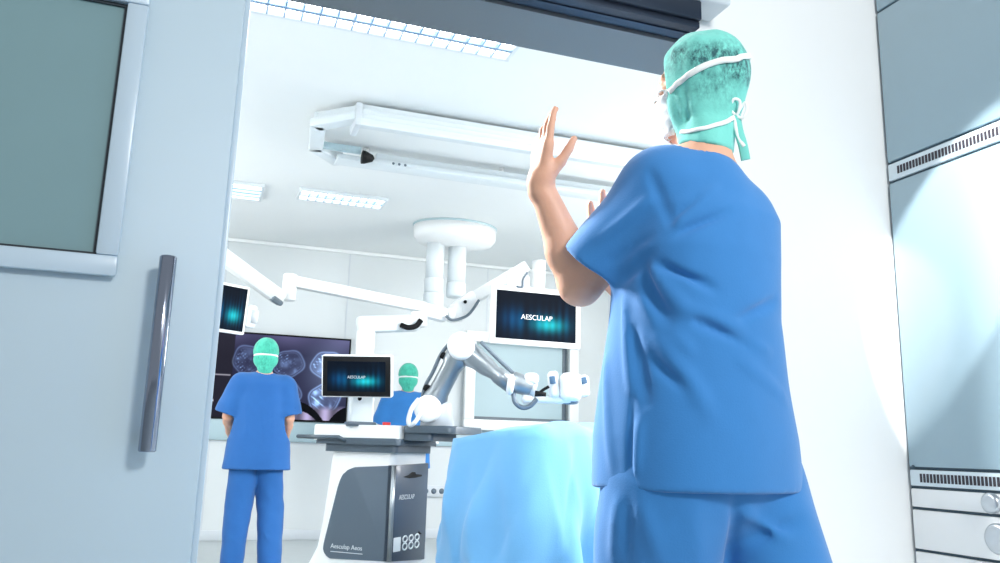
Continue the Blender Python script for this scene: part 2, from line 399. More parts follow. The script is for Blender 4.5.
# sliding door, slid open to the left
DY0, DY1 = FY-.085, FY-.035        # front / back face of the leaf
dxe = atY(218, 281, DY0)[0]
bm = NB(); boxb(bm, (dxe-1.56, DY0, .02), (dxe, DY1, ZH+.01), .004); dr = struct('door_1', bm, 'door')
bm = NB(); boxb(bm, (dxe-.0005, DY0+.006, .02), (dxe+.014, DY1-.004, ZH), .003); struct('edge_strip', bm, 'doorframe', dr)
wi = atY(96.5, 256, DY0); wo = atY(117, 277.5, DY0)
gx1, gz0 = wi[0], wi[2]; gx0 = gx1-.86; gz1 = atY(128.7, 5, DY0)[2]-.005; ft = wo[0]-wi[0]
bm = NB(); frame(bm, (gx0-ft, DY0-.014, gz0-ft), ((1, 0, 0), (0, 0, 1), (0, -1, 0)), gx1-gx0+2*ft, gz1-gz0+2*ft, ft, .014, .006); struct('window_frame', bm, 'doorframe', dr)
bm = NB(); frame(bm, (gx0, DY0-.004, gz0), ((1, 0, 0), (0, 0, 1), (0, -1, 0)), gx1-gx0, gz1-gz0, .007, .006); struct('gasket', bm, 'gasket', dr, False)
bm = NB(); boxb(bm, (gx0+.004, DY0-.003, gz0+.004), (gx1-.004, DY0-.0005, gz1-.004)); struct('glass', bm, 'doorglass', dr, False)
ht = atY(166.5, 256, DY0-.06); hb = atY(149, 452, DY0-.06); hx = (ht[0]+hb[0])/2
bm = NB(); cyl(bm, (hx, DY0-.06, hb[2]), (hx, DY0-.06, ht[2]), .0195, n=28, bev=.003); hd = struct('handle', bm, 'chrome', dr)
for z in (hb[2]+.03, ht[2]-.03):
    bm = NB(); cyl(bm, (hx, DY0+.001, z), (hx, DY0-.06, z), .010, n=18); struct('standoff', bm, 'chrome', hd)

# ------------------------------------------------------------------ built-in cabinet along the corridor side
zs = [3.0, 2.62, 2.02, 1.948, .945, .884, .816, .683, .40, .06]
cab = thing('wall_cabinet', (CX, 1.0, 0), 'built-in corridor cabinet with teal-grey upper doors, slotted vent strips and white drawers', 'cabinet')
CY0, CY1 = -.6, FY-.004
bm = NB(); boxb(bm, (CX+.012, CY0, .06), (CX+.03, CY1, 3.0)); part('carcass', bm, 'seam', cab, False)
def cpanel(name, z0, z1, m, g=.0045, y1=CY1, bev=.004): 
    b = NB(); boxb(b, (CX, CY0, z0+g), (CX+.015, y1-.008, z1-g), bev); return part(name, b, m, cab)
cpanel('top_panel', zs[1], zs[0], 'teal_panel'); cpanel('upper_panel', zs[2], zs[1], 'teal_panel')
def ventstrip(z0, z1):
    v = cpanel('vent_strip', z0, z1, 'cabinet')
    zc = (z0+z1)/2; b = NB(); y = CY1-.055
    while y > 1.2: boxb(b, (CX-.0015, y-.0042, zc-.014), (CX+.001, y+.0042, zc+.014)); y -= .0135
    s = part('vent_slots', b, 'slot', v, False)
ventstrip(zs[3], zs[2]); ventstrip(zs[5], zs[4])
cpanel('middle_panel', zs[4], zs[3], 'teal_panel')  # pale panel, its unlit tone put into the teal colour
for i, (za, zb) in enumerate(((zs[6], zs[5]), (zs[7], zs[6]), (zs[8], zs[7]), (zs[9], zs[8]))):
    d = cpanel('drawer', za, zb, 'white')
    if i < 2:
        zc = (za+zb)/2+(.002 if i == 0 else .002); yc = 1.872 if i == 0 else 1.856; r = .026 if i == 0 else .040
        b = NB(); ax = ((0, -1, 0), (0, 0, 1), (-1, 0, 0))
        lathe(b, (CX, yc, zc), ax, [(r*.8, 0), (r*.8, .010), (r+.004, .016), (r+.005, .026), (r, .031), (r*.86, .033), (r*.5, .030), (0, .029)], 32); part('knob', b, 'steel', d)
bm = NB(); cyl(bm, (CX-.003, FY-.03, .95), (CX+.001, FY-.03, .95), .006, n=12); part('screw_cap', bm, 'seam', cab)

# ------------------------------------------------------------------ ceiling luminaires
def louvre_light(x0, x1, y0, y1, rows, cols, label, group=None):
    t = thing('ceiling_light', ((x0+x1)/2, (y0+y1)/2, ZC), label, 'ceiling light', 'louvred ceiling lights')
    b = NB(); frame(b, (x0-.025, y0-.025, ZC-.001), ((1, 0, 0), (0, 1, 0), (0, 0, -1)), x1-x0+.05, y1-y0+.05, .025, .03, .004); part('frame', b, 'offwhite', t)
    b = NB(); boxb(b, (x0, y0, ZC-.006), (x1, y1, ZC-.001)); part('diffuser', b, 'lamp', t, False)
    b = NB()
    for i in range(1, cols): x = x0+(x1-x0)*i/cols; boxb(b, (x-.004, y0, ZC-.034), (x+.004, y1, ZC-.007))
    for j in range(1, rows): y = y0+(y1-y0)*j/rows; boxb(b, (x0, y-.012, ZC-.036), (x1, y+.012, ZC-.007))
    part('louvre', b, 'louvre', t, False)
xr = atZ(512, 46, ZC)[0]
louvre_light(xr-2.2, xr, 3.42, 3.93, 5, 26, 'long louvred ceiling light nearest the doorway, beside the dark header')
louvre_light(.62, 1.33, 6.84, 7.09, 2, 10, 'short louvred ceiling light between the rail frame and pendant flange')
louvre_light(-.55, .29, 6.90, 7.30, 4, 3, 'plain louvred ceiling light beside the open door edge')

# ceiling rail frame, an elongated loop hung under the ceiling
ZR = 3.0
fr = thing('ceiling_rail_frame', (2.2, 5.2, ZC), 'white elongated ceiling rail frame with chamfered left end above the room', 'ceiling rail')
bm = NB()
n0 = atZ(361, 121, ZR-.05); yb = n0[1]; xa = n0[0]
for k in range(4): boxb(bm, (xa, yb+.012*k, ZR-.06+.036*k), (3.9, yb+.10+.02*k, ZR-.026+.036*k), .006)
boxb(bm, (xa-.02, yb-.004, ZR-.075), (3.9, yb+.02, ZR-.055), .004); part('beam', bm, 'offwhite', fr)
bm = NB(); boxb(bm, (xa-.035, yb-.01, ZR-.08), (xa+.004, yb+.20, ZR+.07), .006); part('end_plate', bm, 'lightgrey', fr)
yf = atZ(335, 161, ZR-.05)[1]
e0 = A3((xa-.02, yb+.08, ZR)); e1 = atZ(318, 124, ZR); e2 = atZ(316, 147, ZR); e3 = atZ(338, 161, ZR)
R_ = lambda a, b: np.array([(A3(b)-a)/np.linalg.norm(A3(b)-a), np.cross((0, 0, 1), (A3(b)-a)/np.linalg.norm(A3(b)-a)), (0, 0, 1)]).T
bm = NB()
for a, b in ((e0, e1), (e1, e2), (e2, e3)):
    L = np.linalg.norm(b-a); box(bm, (a+b)/2, (L+.05, .10, .06), R_(a, b), .012); box(bm, (a+b)/2+A3((0, 0, .045)), (L+.05, .05, .06), R_(a, b), .008)
part('chamfered_end', bm, 'offwhite', fr)
bm = NB(); boxb(bm, (e3[0]-.03, yf-.05, ZR-.045), (4.0, yf+.10, ZR-.005), .008); boxb(bm, (e3[0]+.25, yf-.02, ZR-.005), (4.0, yf+.08, ZR+.05), .008); part('far_beam', bm, 'offwhite', fr)
i0 = atZ(322, 145, ZR); i1 = atZ(361, 151, ZR)
bm = NB(); L = np.linalg.norm(i1-i0); box(bm, (i0+i1)/2, (L, .03, .05), R_(i0, i1), .006); part('inner_rail', bm, 'band', fr)
pc = atZ(362, 157, ZR-.05)
bm = NB(); lathe(bm, pc, ((0, 1, 0), (0, 0, 1), (1, 0, 0)), [(0, 0), (.058, 0), (.056, .02), (.03, .075), (0, .09)], 20, 1, .8); part('end_cap', bm, 'rubber', fr, label='black rubber end cap')
for x in (.95, 2.0, 3.2):
    for y in (yb+.11, yf+.06): bm = NB(); cyl(bm, (x, y, ZR+.04), (x, y, ZC), .018, n=12); part('hanger', bm, 'white', fr)
bm = NB()
for px_ in (392, 398, 404): q = atZ(px_, 168.5+(px_-392)*.12, ZR-.05); cyl(bm, (q[0], yf-.052, ZR-.025), (q[0], yf-.048, ZR-.025), .010, n=10)
part('screw', bm, 'grey', fr)

# ceiling pendant flange with two columns, and its two jointed arms
PY = 7.5
pc = A3((2.17, PY, ZC)); rx = .42
pd = thing('ceiling_pendant', pc, 'white oval ceiling flange with two stubby columns', 'ceiling pendant')
bm = NB(); lathe(bm, pc, ((1, 0, 0), (0, 1, 0), (0, 0, -1)), [(0, 0), (rx, 0), (rx, .012), (rx*.985, .02)], 48, 1, .78); part('rim', bm, 'band', pd)
bm = NB(); lathe(bm, pc-A3((0, 0, .02)), ((1, 0, 0), (0, 1, 0), (0, 0, -1)), [(0, 0), (rx*.985, 0), (rx*.97, .10), (rx*.88, .15), (rx*.4, .19), (0, .19)], 48, 1, .78); part('flange', bm, 'white', pd)
ca = atY(434, 285, PY); cb = atY(456, 288, PY)
for c_, zb in ((ca, 2.42), (cb, 2.40)):
    bm = NB(); cyl(bm, (c_[0], PY, zb+.12), (c_[0], PY, ZC-.16), .088, n=28); cl = part('column', bm, 'offwhite', pd)
    bm = NB(); cyl(bm, (c_[0], PY, zb), (c_[0], PY, zb+.14), .095, n=28, bev=.008); part('collar', bm, 'offwhite', cl)
# left arm: horizontal beam, knuckle, sloping spring arm
zA = 2.50
la = thing('support_arm', (ca[0], PY, zA), 'long white pendant arm sloping up behind the open door', 'pendant arm', None)
k0 = atY(290, 281, PY-.25); zA = k0[2]
bm = NB(); q0 = A3((ca[0], PY, zA-.10)); q1 = A3((k0[0], k0[1], zA)); box(bm, (q0+q1)/2, (np.linalg.norm(q1-q0), .10, .10), R_(q0, q1), .015); part('horizontal_beam', bm, 'white', la)
bm = NB(); cyl(bm, (q0[0], PY, zA-.17), (q0[0], PY, 2.4195), .10, n=28, bev=.01); part('swivel', bm, 'offwhite', la)
kb = atY(284, 297, PY-.25)
bm = NB(); cyl(bm, (k0[0], k0[1], kb[2]-.03), (k0[0], k0[1], zA+.06), .062, n=24, bev=.01); part('knuckle', bm, 'white', la)
sA = atY(281, 299, PY-.35); sB = atY(195, 236, PY-.9); dd = (sB-sA)/np.linalg.norm(sB-sA); xs = np.cross(dd, (0, 1, 0)); xs /= np.linalg.norm(xs); ys = np.cross(dd, xs)
bm = NB(); box(bm, (sA+sB)/2, (np.linalg.norm(sB-sA), .13, .13), np.array([dd, ys, xs]).T, .03); part('spring_arm', bm, 'white', la)
bm = NB(); g0 = atY(276, 300.5, PY-.42); box(bm, g0, (.12, .08, .05), np.array([dd, ys, xs]).T, .02); part('grip', bm, 'grey', la)
# right arm: post + beam + two links up to the big display
ra_ = thing('support_arm', atY(361, 330, 6.6), 'jointed white pendant arm holding the large display, post behind the cart screen', 'pendant arm')
YR = 6.4
P_ = lambda x, y, d=0: atY(x, y, YR+d)
def beam(bm, a, b, w, h, bev=.012):
    a = A3(a); b = A3(b); d = (b-a)/np.linalg.norm(b-a); y = np.cross((0, 0, 1), d); y /= np.linalg.norm(y); z = np.cross(d, y)
    return box(bm, (a+b)/2, (np.linalg.norm(b-a), w, h), np.array([d, y, z]).T, bev)
bm = NB(); beam(bm, P_(357, 325), P_(418, 323), .12, .13, .02); part('horizontal_beam', bm, 'offwhite', ra_)
p0 = P_(366, 330); bm = NB(); boxb(bm, (p0[0]-.068, p0[1]-.054, 0), (p0[0]+.068, p0[1]+.054, p0[2]+.03), .02); part('post', bm, 'white', ra_)
bm = NB(); cyl(bm, P_(419, 327), P_(419, 312), .07, n=20, bev=.01); part('knuckle', bm, 'white', ra_)
bm = NB(); beam(bm, P_(420, 309), P_(447, 316), .11, .12, .03); part('link', bm, 'white', ra_)
bm = NB(); beam(bm, P_(446, 315), P_(458, 314), .12, .13, .04); cyl(bm, P_(456, 321), P_(456, 305), .065, n=20, bev=.01); part('knuckle', bm, 'white', ra_)
bm = NB(); beam(bm, P_(455, 311), P_(476, 297), .11, .14, .03); part('link', bm, 'white', ra_)
bm = NB(); beam(bm, P_(474, 298), P_(528, 266, -.2), .09, .10, .02); part('link', bm, 'white', ra_)
bm = NB(); q = P_(465, 302, -.06); cyl(bm, q, q+A3((0, -.012, 0)), .014, n=12); part('screw', bm, 'rubber', ra_)
bm = NB(); tube(bm, [P_(401, 325, -.07), P_(408, 327.5, -.1), P_(416, 326, -.1), P_(421, 320, -.1)], .022); part('cable', bm, 'rubber', ra_)
bm = NB(); tube(bm, [P_(446, 316, -.08), P_(452, 320, -.1), P_(462, 318, -.1), P_(470, 313, -.1), P_(479, 300, -.1)], .012); part('cable', bm, 'grey', ra_)
bm = NB(); cyl(bm, P_(538, 300, -.25), P_(539, 261, -.25), .055, n=24); part('display_post', bm, 'white', ra_)

# ------------------------------------------------------------------ screens
def g2(u, v, cu, cv, su, sv): return np.exp(-((u-cu)/su)**2-((v-cv)/sv)**2)
def aurora(u, v):
    s = .55+.45*np.sin(u*23+1.3*np.sin(u*9))*np.sin(u*41+2); s = np.clip(s, 0, 1)
    hz = np.exp(-((v-.38)/.30)**2); g = g2(u, v, .66, .34, .20, .16); g3 = g2(u, v, .18, .42, .16, .25); g4 = g2(u, v, .85, .45, .1, .4)
    b = np.zeros(u.shape+(3,)); edge = np.clip(np.minimum(u, 1-u)*6, 0, 1)
    b[..., 0] = .01+.14*g*g; b[..., 1] = .045+.20*hz*s*edge+.66*g+.13*g3+.18*g4*s; b[..., 2] = .10+.28*hz*s*edge+.60*g+.22*g3+.26*g4*s
    return b
YM = 6.05
# big display
def display(name, label, bl, br, tl, mat_bezel, bez, thick, parent_label, txt=None, group=None):
    bl, br, tl = A3(bl), A3(br), A3(tl); x = br-bl; w = np.linalg.norm(x); x /= w; y = tl-bl; y -= x*(y@x); h = np.linalg.norm(y); y /= h; z = np.cross(x, y)
    t = thing(name, (bl+br)/2, label, 'monitor', group)
    b = NB(); box(b, bl+x*w/2+y*h/2-z*(thick/2), (w+2*bez, h+2*bez, thick), np.array([x, y, z]).T, .012, 3); hs = part('housing', b, mat_bezel, t)
    s = picture('screen', bl, (x, y, z), w, h, aurora, t, 120, 70)
    if txt: text('screen_lettering', txt, bl+x*w*.5+y*h*.47+z*.006, (x, y, z), h*.15, t, 'textw')
    return t, (bl, x, y, z, w, h)
YB = YR-.42
t, fm = display('wall_monitor', 'large white-framed display on the jointed arm, lettered screen partly behind the surgeon\'s elbow', atY(495.5, 337.5, YB), atY(575.5, 343.5, YB), atY(497.5, 289.5, YB), 'white', .045, .05, None, 'AESCULAP')
t.name = 'arm_monitor'
bl, x, y, z, w, h = fm
bm = NB(); box(bm, bl+x*w*.5+y*h*.6-z*.10, (.18, .18, .14), np.array([x, y, z]).T, .02); part('rear_mount', bm, 'white', t)
bm = NB(); box(bm, bl+x*w*.27+y*(h+.08)-z*.03, (.20, .13, .04), np.array([x, y, z]).T, .02); part('bracket', bm, 'white', t)
bm = NB(); o = bl+x*w*.3+y*(h+.04)+z*.0; tube(bm, [o-x*.04, o+x*.01, o+x*.015+y*.06, o+x*.05+y*.12], .009); part('cable', bm, 'grey', t)
# left display beside the door edge
t, fm = display('arm_monitor', 'small tilted display half hidden behind the open door edge', atY(209, 327, 5.6), atY(242, 332, 5.7), atY(219, 284, 5.6), 'white', .02, .04, None)
bl, x, y, z, w, h = fm
bm = NB(); box(bm, bl+x*(w+.06)+y*h*.4-z*.03, (.08, .16, .05), np.array([x, y, z]).T, .02); cyl(bm, bl+x*(w+.08)+y*h*.55-z*.02, bl+x*(w+.08)+y*h*.25-z*.02, .03); part('grip', bm, 'lightgrey', t)
bm = NB(); box(bm, bl+x*w*.5+y*h*.5-z*.09, (.12, .12, .12), np.array([x, y, z]).T, .02); cyl(bm, bl+x*w*.5+y*h*.5-z*.14, bl+x*w*.1+y*(h*.5+.55)-z*.14, .03); part('rear_mount', bm, 'white', t)
# wall display showing brain scans
def brains(u, v):
    X = 212+u*136; Y = 419-v*85
    b = np.zeros(u.shape+(3,)); b[:] = (.15, .15, .25)
    b += (np.clip((v-.78)/.2, 0, 1)*.9)[..., None]*A3((.20, .19, .24))*(.6+.5*np.sin(u*7+1)**2)[..., None]
    lf = (u < .16)[..., None]; b = np.where(lf, A3((.13, .12, .17))+.10*np.clip(v-.72, 0, 1)[..., None], b)
    for cx_, cy_, w_, h_, br in ((247, 361, 15, 15, .85), (288, 362, 15, 15, .9), (326, 361, 16, 15, 1.1), (250, 393, 15, 14, .8), (288, 394, 14, 15, .95), (326, 396, 16, 16, 1.3)):
        r = np.sqrt(((X-cx_)/w_)**2+((Y-cy_)/h_)**2); t = np.arctan2(Y-cy_, X-cx_)
        r = r*(1+.06*np.sin(t*2+cx_)+.04*np.sin(t*5+cy_)); rg = np.random.RandomState(int(cx_*7+cy_))
        ringv = np.exp(-((r-.95)/.06)**2)*.36+np.exp(-((r-.82)/.05)**2)*.12; ins = np.clip((.9-r)*8, 0, 1)
        n = np.zeros(u.shape)
        for k in range(16): n += rg.uniform(-.1, .32)*g2(X, Y, cx_+rg.uniform(-.7, .5)*w_, cy_+rg.uniform(-.75, .75)*h_, rg.uniform(1.2, 5), rg.uniform(1.2, 5))
        fine = sum(np.sin(X*rg.uniform(-2, 2)+Y*rg.uniform(-2, 2)+rg.rand()*6) for k in range(6))/6
        spots = np.clip(fine-.22, 0, 1)*1.1*np.clip((cx_+1-X)/5, .25, 1)
        b += ((ringv+ins*(.12+np.clip(n, -.1, .5)+spots))*br)[..., None]*A3((.6, .8, 1.0))
    b += (g2(X, Y, 330, 368, 26, 30)*.28)[..., None]*A3((.75, .9, 1))
    low = np.clip((Y-403)/6, 0, 1)*(X > 284); b = b*(1-low[..., None])+low[..., None]*A3((.74, .70, .86))*(.75+.25*np.sin(X*.35)[..., None])
    for cx_, w_, top, inn in ((300, 26, 401, .62), (352, 22, 404, 0)):
        a = top+((X-cx_)/w_)**2*18; k = (Y > a)*(Y < a+9+(30 if inn == 0 else 0))*(np.abs(X-cx_) < w_*1.15); b = np.where((k > 0)[..., None], A3((.03, .03, .04)), b)
    ln = np.exp(-((Y-377)/.7)**2)*(u < .15)+np.exp(-((Y-403)/1.2)**2)*(u < .05)*1.3; b += ln[..., None]*.55
    return b
w0 = atY(212, 418, BY-.05); w1 = atY(347, 420, BY-.05); w2 = atY(216, 333.5, BY-.05); w3 = atY(347.5, 339, BY-.05)
wx0, wx1, wz0, wz1 = (w0[0]+w2[0])/2-.05, (w1[0]+w3[0])/2, (w0[2]+w1[2])/2, (w2[2]+w3[2])/2
t = thing('wall_screen', ((wx0+wx1)/2, BY, wz0), 'large dark wall screen showing six brain scans behind the left person', 'screen')
bm = NB(); boxb(bm, (wx0-.02, BY-.045, wz0-.02), (wx1+.02, BY-.001, wz1+.02), .006); part('housing', bm, 'rubber', t)
picture('screen', (wx0, BY-.046, wz0), ((1, 0, 0), (0, 0, 1), (0, -1, 0)), wx1-wx0, wz1-wz0, brains, t, 260, 160)
q = atY(433, 491, BY)
t = thing('wall_socket', (q[0], BY, q[2]), 'pale wall socket strip low on the back wall beside the cart', 'socket')
bm = NB(); boxb(bm, (q[0]-.16, BY-.03, q[2]-.06), (q[0]+.16, BY, q[2]+.06), .006); part('plate', bm, 'lightgrey', t)
for dx in (-.09, .0, .09): bm = NB(); cyl(bm, (q[0]+dx, BY-.032, q[2]), (q[0]+dx, BY-.029, q[2]), .03, n=16); part('outlet', bm, 'grey', t)

# ------------------------------------------------------------------ robotic microscope cart
WE = 4.9
E0 = atD(392, 500, WE); E0[2] = 0
chor = FWD*A3((1, 1, 0)); chor /= np.linalg.norm(chor); crt = np.cross(chor, (0, 0, 1))
aa = math.radians(24)
cu_ = -crt*math.cos(aa)+chor*math.sin(aa)      # along the left face, away from the near edge
cv_ = crt*math.sin(aa)+chor*math.cos(aa)       # along the right face, into the room
nl = -cv_; nr = -cu_                            # outward normals of the left and right face
def K(a, b, z): return E0+cu_*a+cv_*b+A3((0, 0, z))
def face_hit(x, y, n, off=0.):                  # ray against a vertical cart face through the near edge
    d = ray(x, y); return CAM+d*(((E0+n*off-CAM)@n)/(d@n))
def lf(x, y): p = face_hit(x, y, nl)-E0; return p@cu_, p[2]
def rf(x, y): p = face_hit(x, y, nr)-E0; return p@cv_, p[2]
zt = lf(392, 453)[1]; zn = lf(392, 440)[1]; wl = lf(330, 455)[0]; wb_ = lf(312, 560)[0]; wr = rf(426, 500)[0]
cart = thing('surgical_robot_cart', K(.25, .25, 0), 'white wheeled cart with dark grey panels carrying a jointed camera arm and display', 'cart')
# shell: loft of rounded rectangles, flaring to the left towards the floor
bm = NB(); prev = None
for z, wa in ((.12, wb_+.10), (.2, wb_+.07), (.35, wb_-.015), (.5, wb_*.62+wl*.38-.01), (.75, wl+.012), (zt-.03, wl), (zt, wl-.01)):
    o = rrect(wa, wr, .04, 5, wa/2, wr/2); ring = [bm.verts.new(V(K(p[0], p[1], z))) for p in o]
    if prev:
        for k in range(len(o)): bm.faces.new((prev[k], prev[(k+1) % len(o)], ring[(k+1) % len(o)], ring[k]))
    else: bm.faces.new(ring[::-1])
    prev = ring
bm.faces.new(prev); bmesh.ops.recalc_face_normals(bm, faces=bm.faces[:]); part('shell', bm, 'white', cart)
# dark panels on the two visible faces
xs_ = [lf(*p) for p in ((393, 465.5), (356, 467), (346, 472), (340, 483), (334, 506), (329, 526), (324.5, 545), (325, 553), (331, 558.5), (393, 562))]
bm = NB(); pts = [(max(0.0, p[0]), p[1]) for p in xs_]
P2 = [np.array(p) for p in pts]; out = [P2[0]]
for q in smooth_path([A3((p[0], p[1], 0)) for p in P2[1:-1]], 5): out.append(q[:2])
out.append(P2[-1])
prism(bm, out, E0-cv_*0+nl*-.03, (cu_, (0, 0, 1), nl), .042, .006); part('side_panel', bm, 'panelgrey', cart)
zr1 = rf(425, 463)[1]; zr0 = rf(424, 559)[1]
bm = NB(); prism(bm, [(-.012, xs_[0][1]), (-.012, xs_[-1][1]), (wr-.005, zr0), (wr-.005, zr1)], E0+nr*-.03, (cv_, (0, 0, 1), nr), .042, .006); fp = part('front_panel', bm, 'paneldark', cart)
bm = NB(); cyl(bm, E0+A3((0, 0, xs_[-1][1]))+(nl+nr)*.003, E0+A3((0, 0, xs_[0][1]))+(nl+nr)*.003, .014, n=20); part('edge_highlight', bm, 'silver', cart)  # silver rod stands in for the highlight along the panel edge
# grip recess on the right panel
c_ = rf(411, 475.5); bm = NB(); o = [(c_[0]+a*.115, c_[1]+b*.026) for a, b in ((-1, -.25), (-.5, .15), (-.1, .85), (.25, .8), (.3, .3), (1, .15), (1, -.25), (.2, -.55), (-.4, -.6))]
prism(bm, o, E0+nr*.011, (cv_, (0, 0, 1), nr), .004, .001); part('latch', bm, 'rubber', fp, label='black latch')
c_ = rf(417, 533); bm = NB(); o = [(c_[0]+a*.04, c_[1]+b*.016) for a, b in ((-1, -.5), (-.3, 0), (0, .8), (.4, .2), (1, -.5))]
prism(bm, o, E0+nr*.011, (cv_, (0, 0, 1), nr), .003); part('mark', bm, 'rubber', fp)
c_ = rf(405, 497); text('lettering', 'AESCULAP', E0+cv_*c_[0]+nr*.0135+A3((0, 0, c_[1])), (cv_, (0, 0, 1), nr), .040, fp, 'lightgrey')
c_ = lf(347.5, 547); text('lettering', 'Aesculap Aeos', E0+cu_*c_[0]+nl*.0135+A3((0, 0, c_[1])), (-cu_, (0, 0, 1), nl), .038, cart, 'lightgrey')
c_ = lf(347.5, 552.5); bm = NB(); L_ = .115; prism(bm, [(-L_, -.002), (L_, -.002), (L_, .002), (-L_, .002)], E0+cu_*c_[0]+nl*.0125+A3((0, 0, c_[1])), (-cu_, (0, 0, 1), nl), .001); part('rule', bm, 'lightgrey', cart, False)
# emblem: white square, then three figures
a0 = rf(387.5, 544); a1 = rf(397, 544); 
a0 = rf(393.0, 543); cz = rf(397, 544)[1]
bm = NB(); prism(bm, rrect(.085, .082, .006, 3), E0+cv_*(.062)+nr*.0125+A3((0, 0, cz)), (cv_, (0, 0, 1), nr), .0015); part('emblem', bm, 'textw', fp, False)
bm = NB(); zz = cz+.002
for k in range(3):
    a = .155+.074*k
    for dz, r in ((.0215, .0175), (-.0215, .0195)):
        oo = E0+cv_*a+nr*.0125+A3((0, 0, zz+dz)); 
        tube(bm, [oo+cv_*(.026*math.cos(t))+A3((0, 0, r*math.sin(t))) for t in np.linspace(0, 2*math.pi, 18)], .0055, 6, False)
part('emblem', bm, 'textw', fp)
# dark neck, white drawer top, dark platform
z1_ = zn; z0_ = zt
def slab(name, a0, a1, b0, b1, z0, z1, m, bev=.01, r=.03, label=None):
    bm = NB(); prism(bm, rrect(a1-a0, b1-b0, r, 5, (a0+a1)/2, (b0+b1)/2), E0+A3((0, 0, z0)), (cu_, cv_, (0, 0, 1)), z1-z0, bev); return part(name, bm, m, cart, label=label)
slab('neck', -.03, wl+.03, -.03, wr, z0_, z0_+.05, 'slate', .008); slab('neck', -.06, wl+.09, -.05, wr+.02, z0_+.045, z1_+.008, 'slate', .02)
zt1 = lf(360, 425)[1]; zt0 = lf(360, 443)[1]
al = lf(316, 434)[0]; ar = lf(402, 434)[0]
slab('tray', ar, al, -.04, .5, zt0+.012, zt1, 'white', .012)
slab('platform', -.40, ar-.001, -.02, .42, lf(420, 433)[1], lf(420, 425.5)[1], 'slate', .012, .05)
slab('platform_bracket', -.25, ar, 0, .35, z1_, lf(420, 432)[1], 'slate', .01)
# pull bar in front of the tray
bm = NB(); g = [lf(x, y) for x, y in ((350, 441), (346, 437.5), (306, 436.5))]
tube(bm, [K(g[0][0], -.05, g[0][1]), K(g[1][0], -.08, g[1][1]), K(g[2][0], -.08, g[2][1]), K(g[2][0], .2, g[2][1])], .013, 8, False); part('pull_bar', bm, 'slate', cart)
bm = NB(); c_ = lf(384, 423); cyl(bm, K(c_[0]-.0, .03, zt1-.005), K(c_[0], .03, zt1+.02), .025, n=14); part('button', bm, 'red', cart, label='red button')
# base and casters
bm = NB(); prism(bm, rrect(wb_+.1, wr+.04, .08, 5, wb_/2, wr/2), E0+A3((0, 0, .09)), (cu_, cv_, (0, 0, 1)), .06, .015); part('base', bm, 'slate', cart)
for a, b in ((.05, .06), (.05, wr-.06), (wb_-.03, .06), (wb_-.03, wr-.06)):
    q = K(a, b, .05); bm = NB(); cyl(bm, q-cv_*.018, q+cv_*.018, .05, n=20, bev=.008); cyl(bm, q+A3((0, 0, .01)), q+A3((0, 0, .05)), .02, n=10); part('caster', bm, 'rubber', cart)
# cart display on a white post
WM = 5.0
ml = atD(325, 393.5, WM); mr = atD(388, 394.5, WM-.03); mt = atD(327, 358.5, WM)
x = mr-ml; w = np.linalg.norm(x); x /= w; y = mt-ml; y -= x*(y@x); h = np.linalg.norm(y); y /= h; z = np.cross(x, y); R = np.array([x, y, z]).T
bm = NB(); box(bm, ml+x*w/2+y*h/2-z*.03, (w+.05, h+.045, .06), R, .015, 3); mon = part('monitor', bm, 'white', cart)
bm = NB(); box(bm, ml+x*w/2+y*h/2-z*.008, (w+.03, h+.03, .022), R, .004); part('bezel', bm, 'rubber', mon, label='black bezel')
bi = .02; pw, ph = w-2*bi+.01, h-2*bi+.01
picture('screen', ml+x*(bi-.005)+y*(bi-.005)+z*.001, (x, y, z), pw, ph, aurora, mon, 110, 64)
text('screen_lettering', 'AESCULAP', ml+x*w*.5+y*h*.48+z*.007, (x, y, z), h*.11, mon, 'lightgrey')
pb = atD(360, 424, WM+.12); pt = atD(361, 392, WM+.12)
bm = NB(); boxb(bm, (pb[0]-.075, pb[1]-.05, zt1-.02), (pb[0]+.075, pb[1]+.05, pt[2]+.06), .02, 3); po = part('display_post', bm, 'offwhite', cart)
bm = NB(); boxb(bm, (pb[0]-.09, pb[1]-.07, zt1-.01), (pb[0]+.09, pb[1]+.06, zt1+.02), .008); part('post_base', bm, 'slate', po)
bm = NB(); q = atD(360, 398.5, WM+.06); cyl(bm, q, q-z*-.012, .012, n=12); part('camera_dot', bm, 'rubber', po)
# jointed arm
WA = 4.95
jA = atD(428, 409, WA); jB = atD(461, 346, WA-.03); jC = atD(512, 384, WA-.12)
zc_ = -chor
bm = NB(); q = atD(437, 420, WA+.10); cyl(bm, (q[0], q[1], lf(420, 426)[1]-.01), (q[0], q[1], jA[2]+.05), .105, .085, n=30, bev=.01); part('arm_base', bm, 'lightgrey', cart)
def link(a, b, r0_, r1_, m, off):
    bm = NB(); d = (b-a)/np.linalg.norm(b-a); a2 = a+chor*off; b2 = b+chor*off
    lathe(bm, a2, basis(d), [(0, -.02), (r0_*.8, -.02), (r0_, .02), (r0_*.95, .10), (r0_*.82, .13), (r0_*.8, np.linalg.norm(b-a)*.5), (r1_*.85, np.linalg.norm(b-a)-.13), (r1_, np.linalg.norm(b-a)-.1), (r1_, np.linalg.norm(b-a)), (0, np.linalg.norm(b-a))], 28)
    return part('arm_link', bm, m, cart)
l1 = link(jA, jB, .078, .074, 'silver', .10); l2 = link(jB, jC, .074, .052, 'silver', .10)
def disc(c, r, d0, d1, name='joint'):
    bm = NB(); cyl(bm, c+zc_*d0, c-zc_*d1, r*.98, r*1.0, n=36, bev=.012); j = part(name, bm, 'white', cart)
    b2 = NB(); lathe(b2, c-zc_*.05, basis(zc_), [(r*1.005, -.06), (r*1.03, -.055), (r*1.03, .0), (r*1.005, .005)], 36); part('ring', b2, 'grey', j)
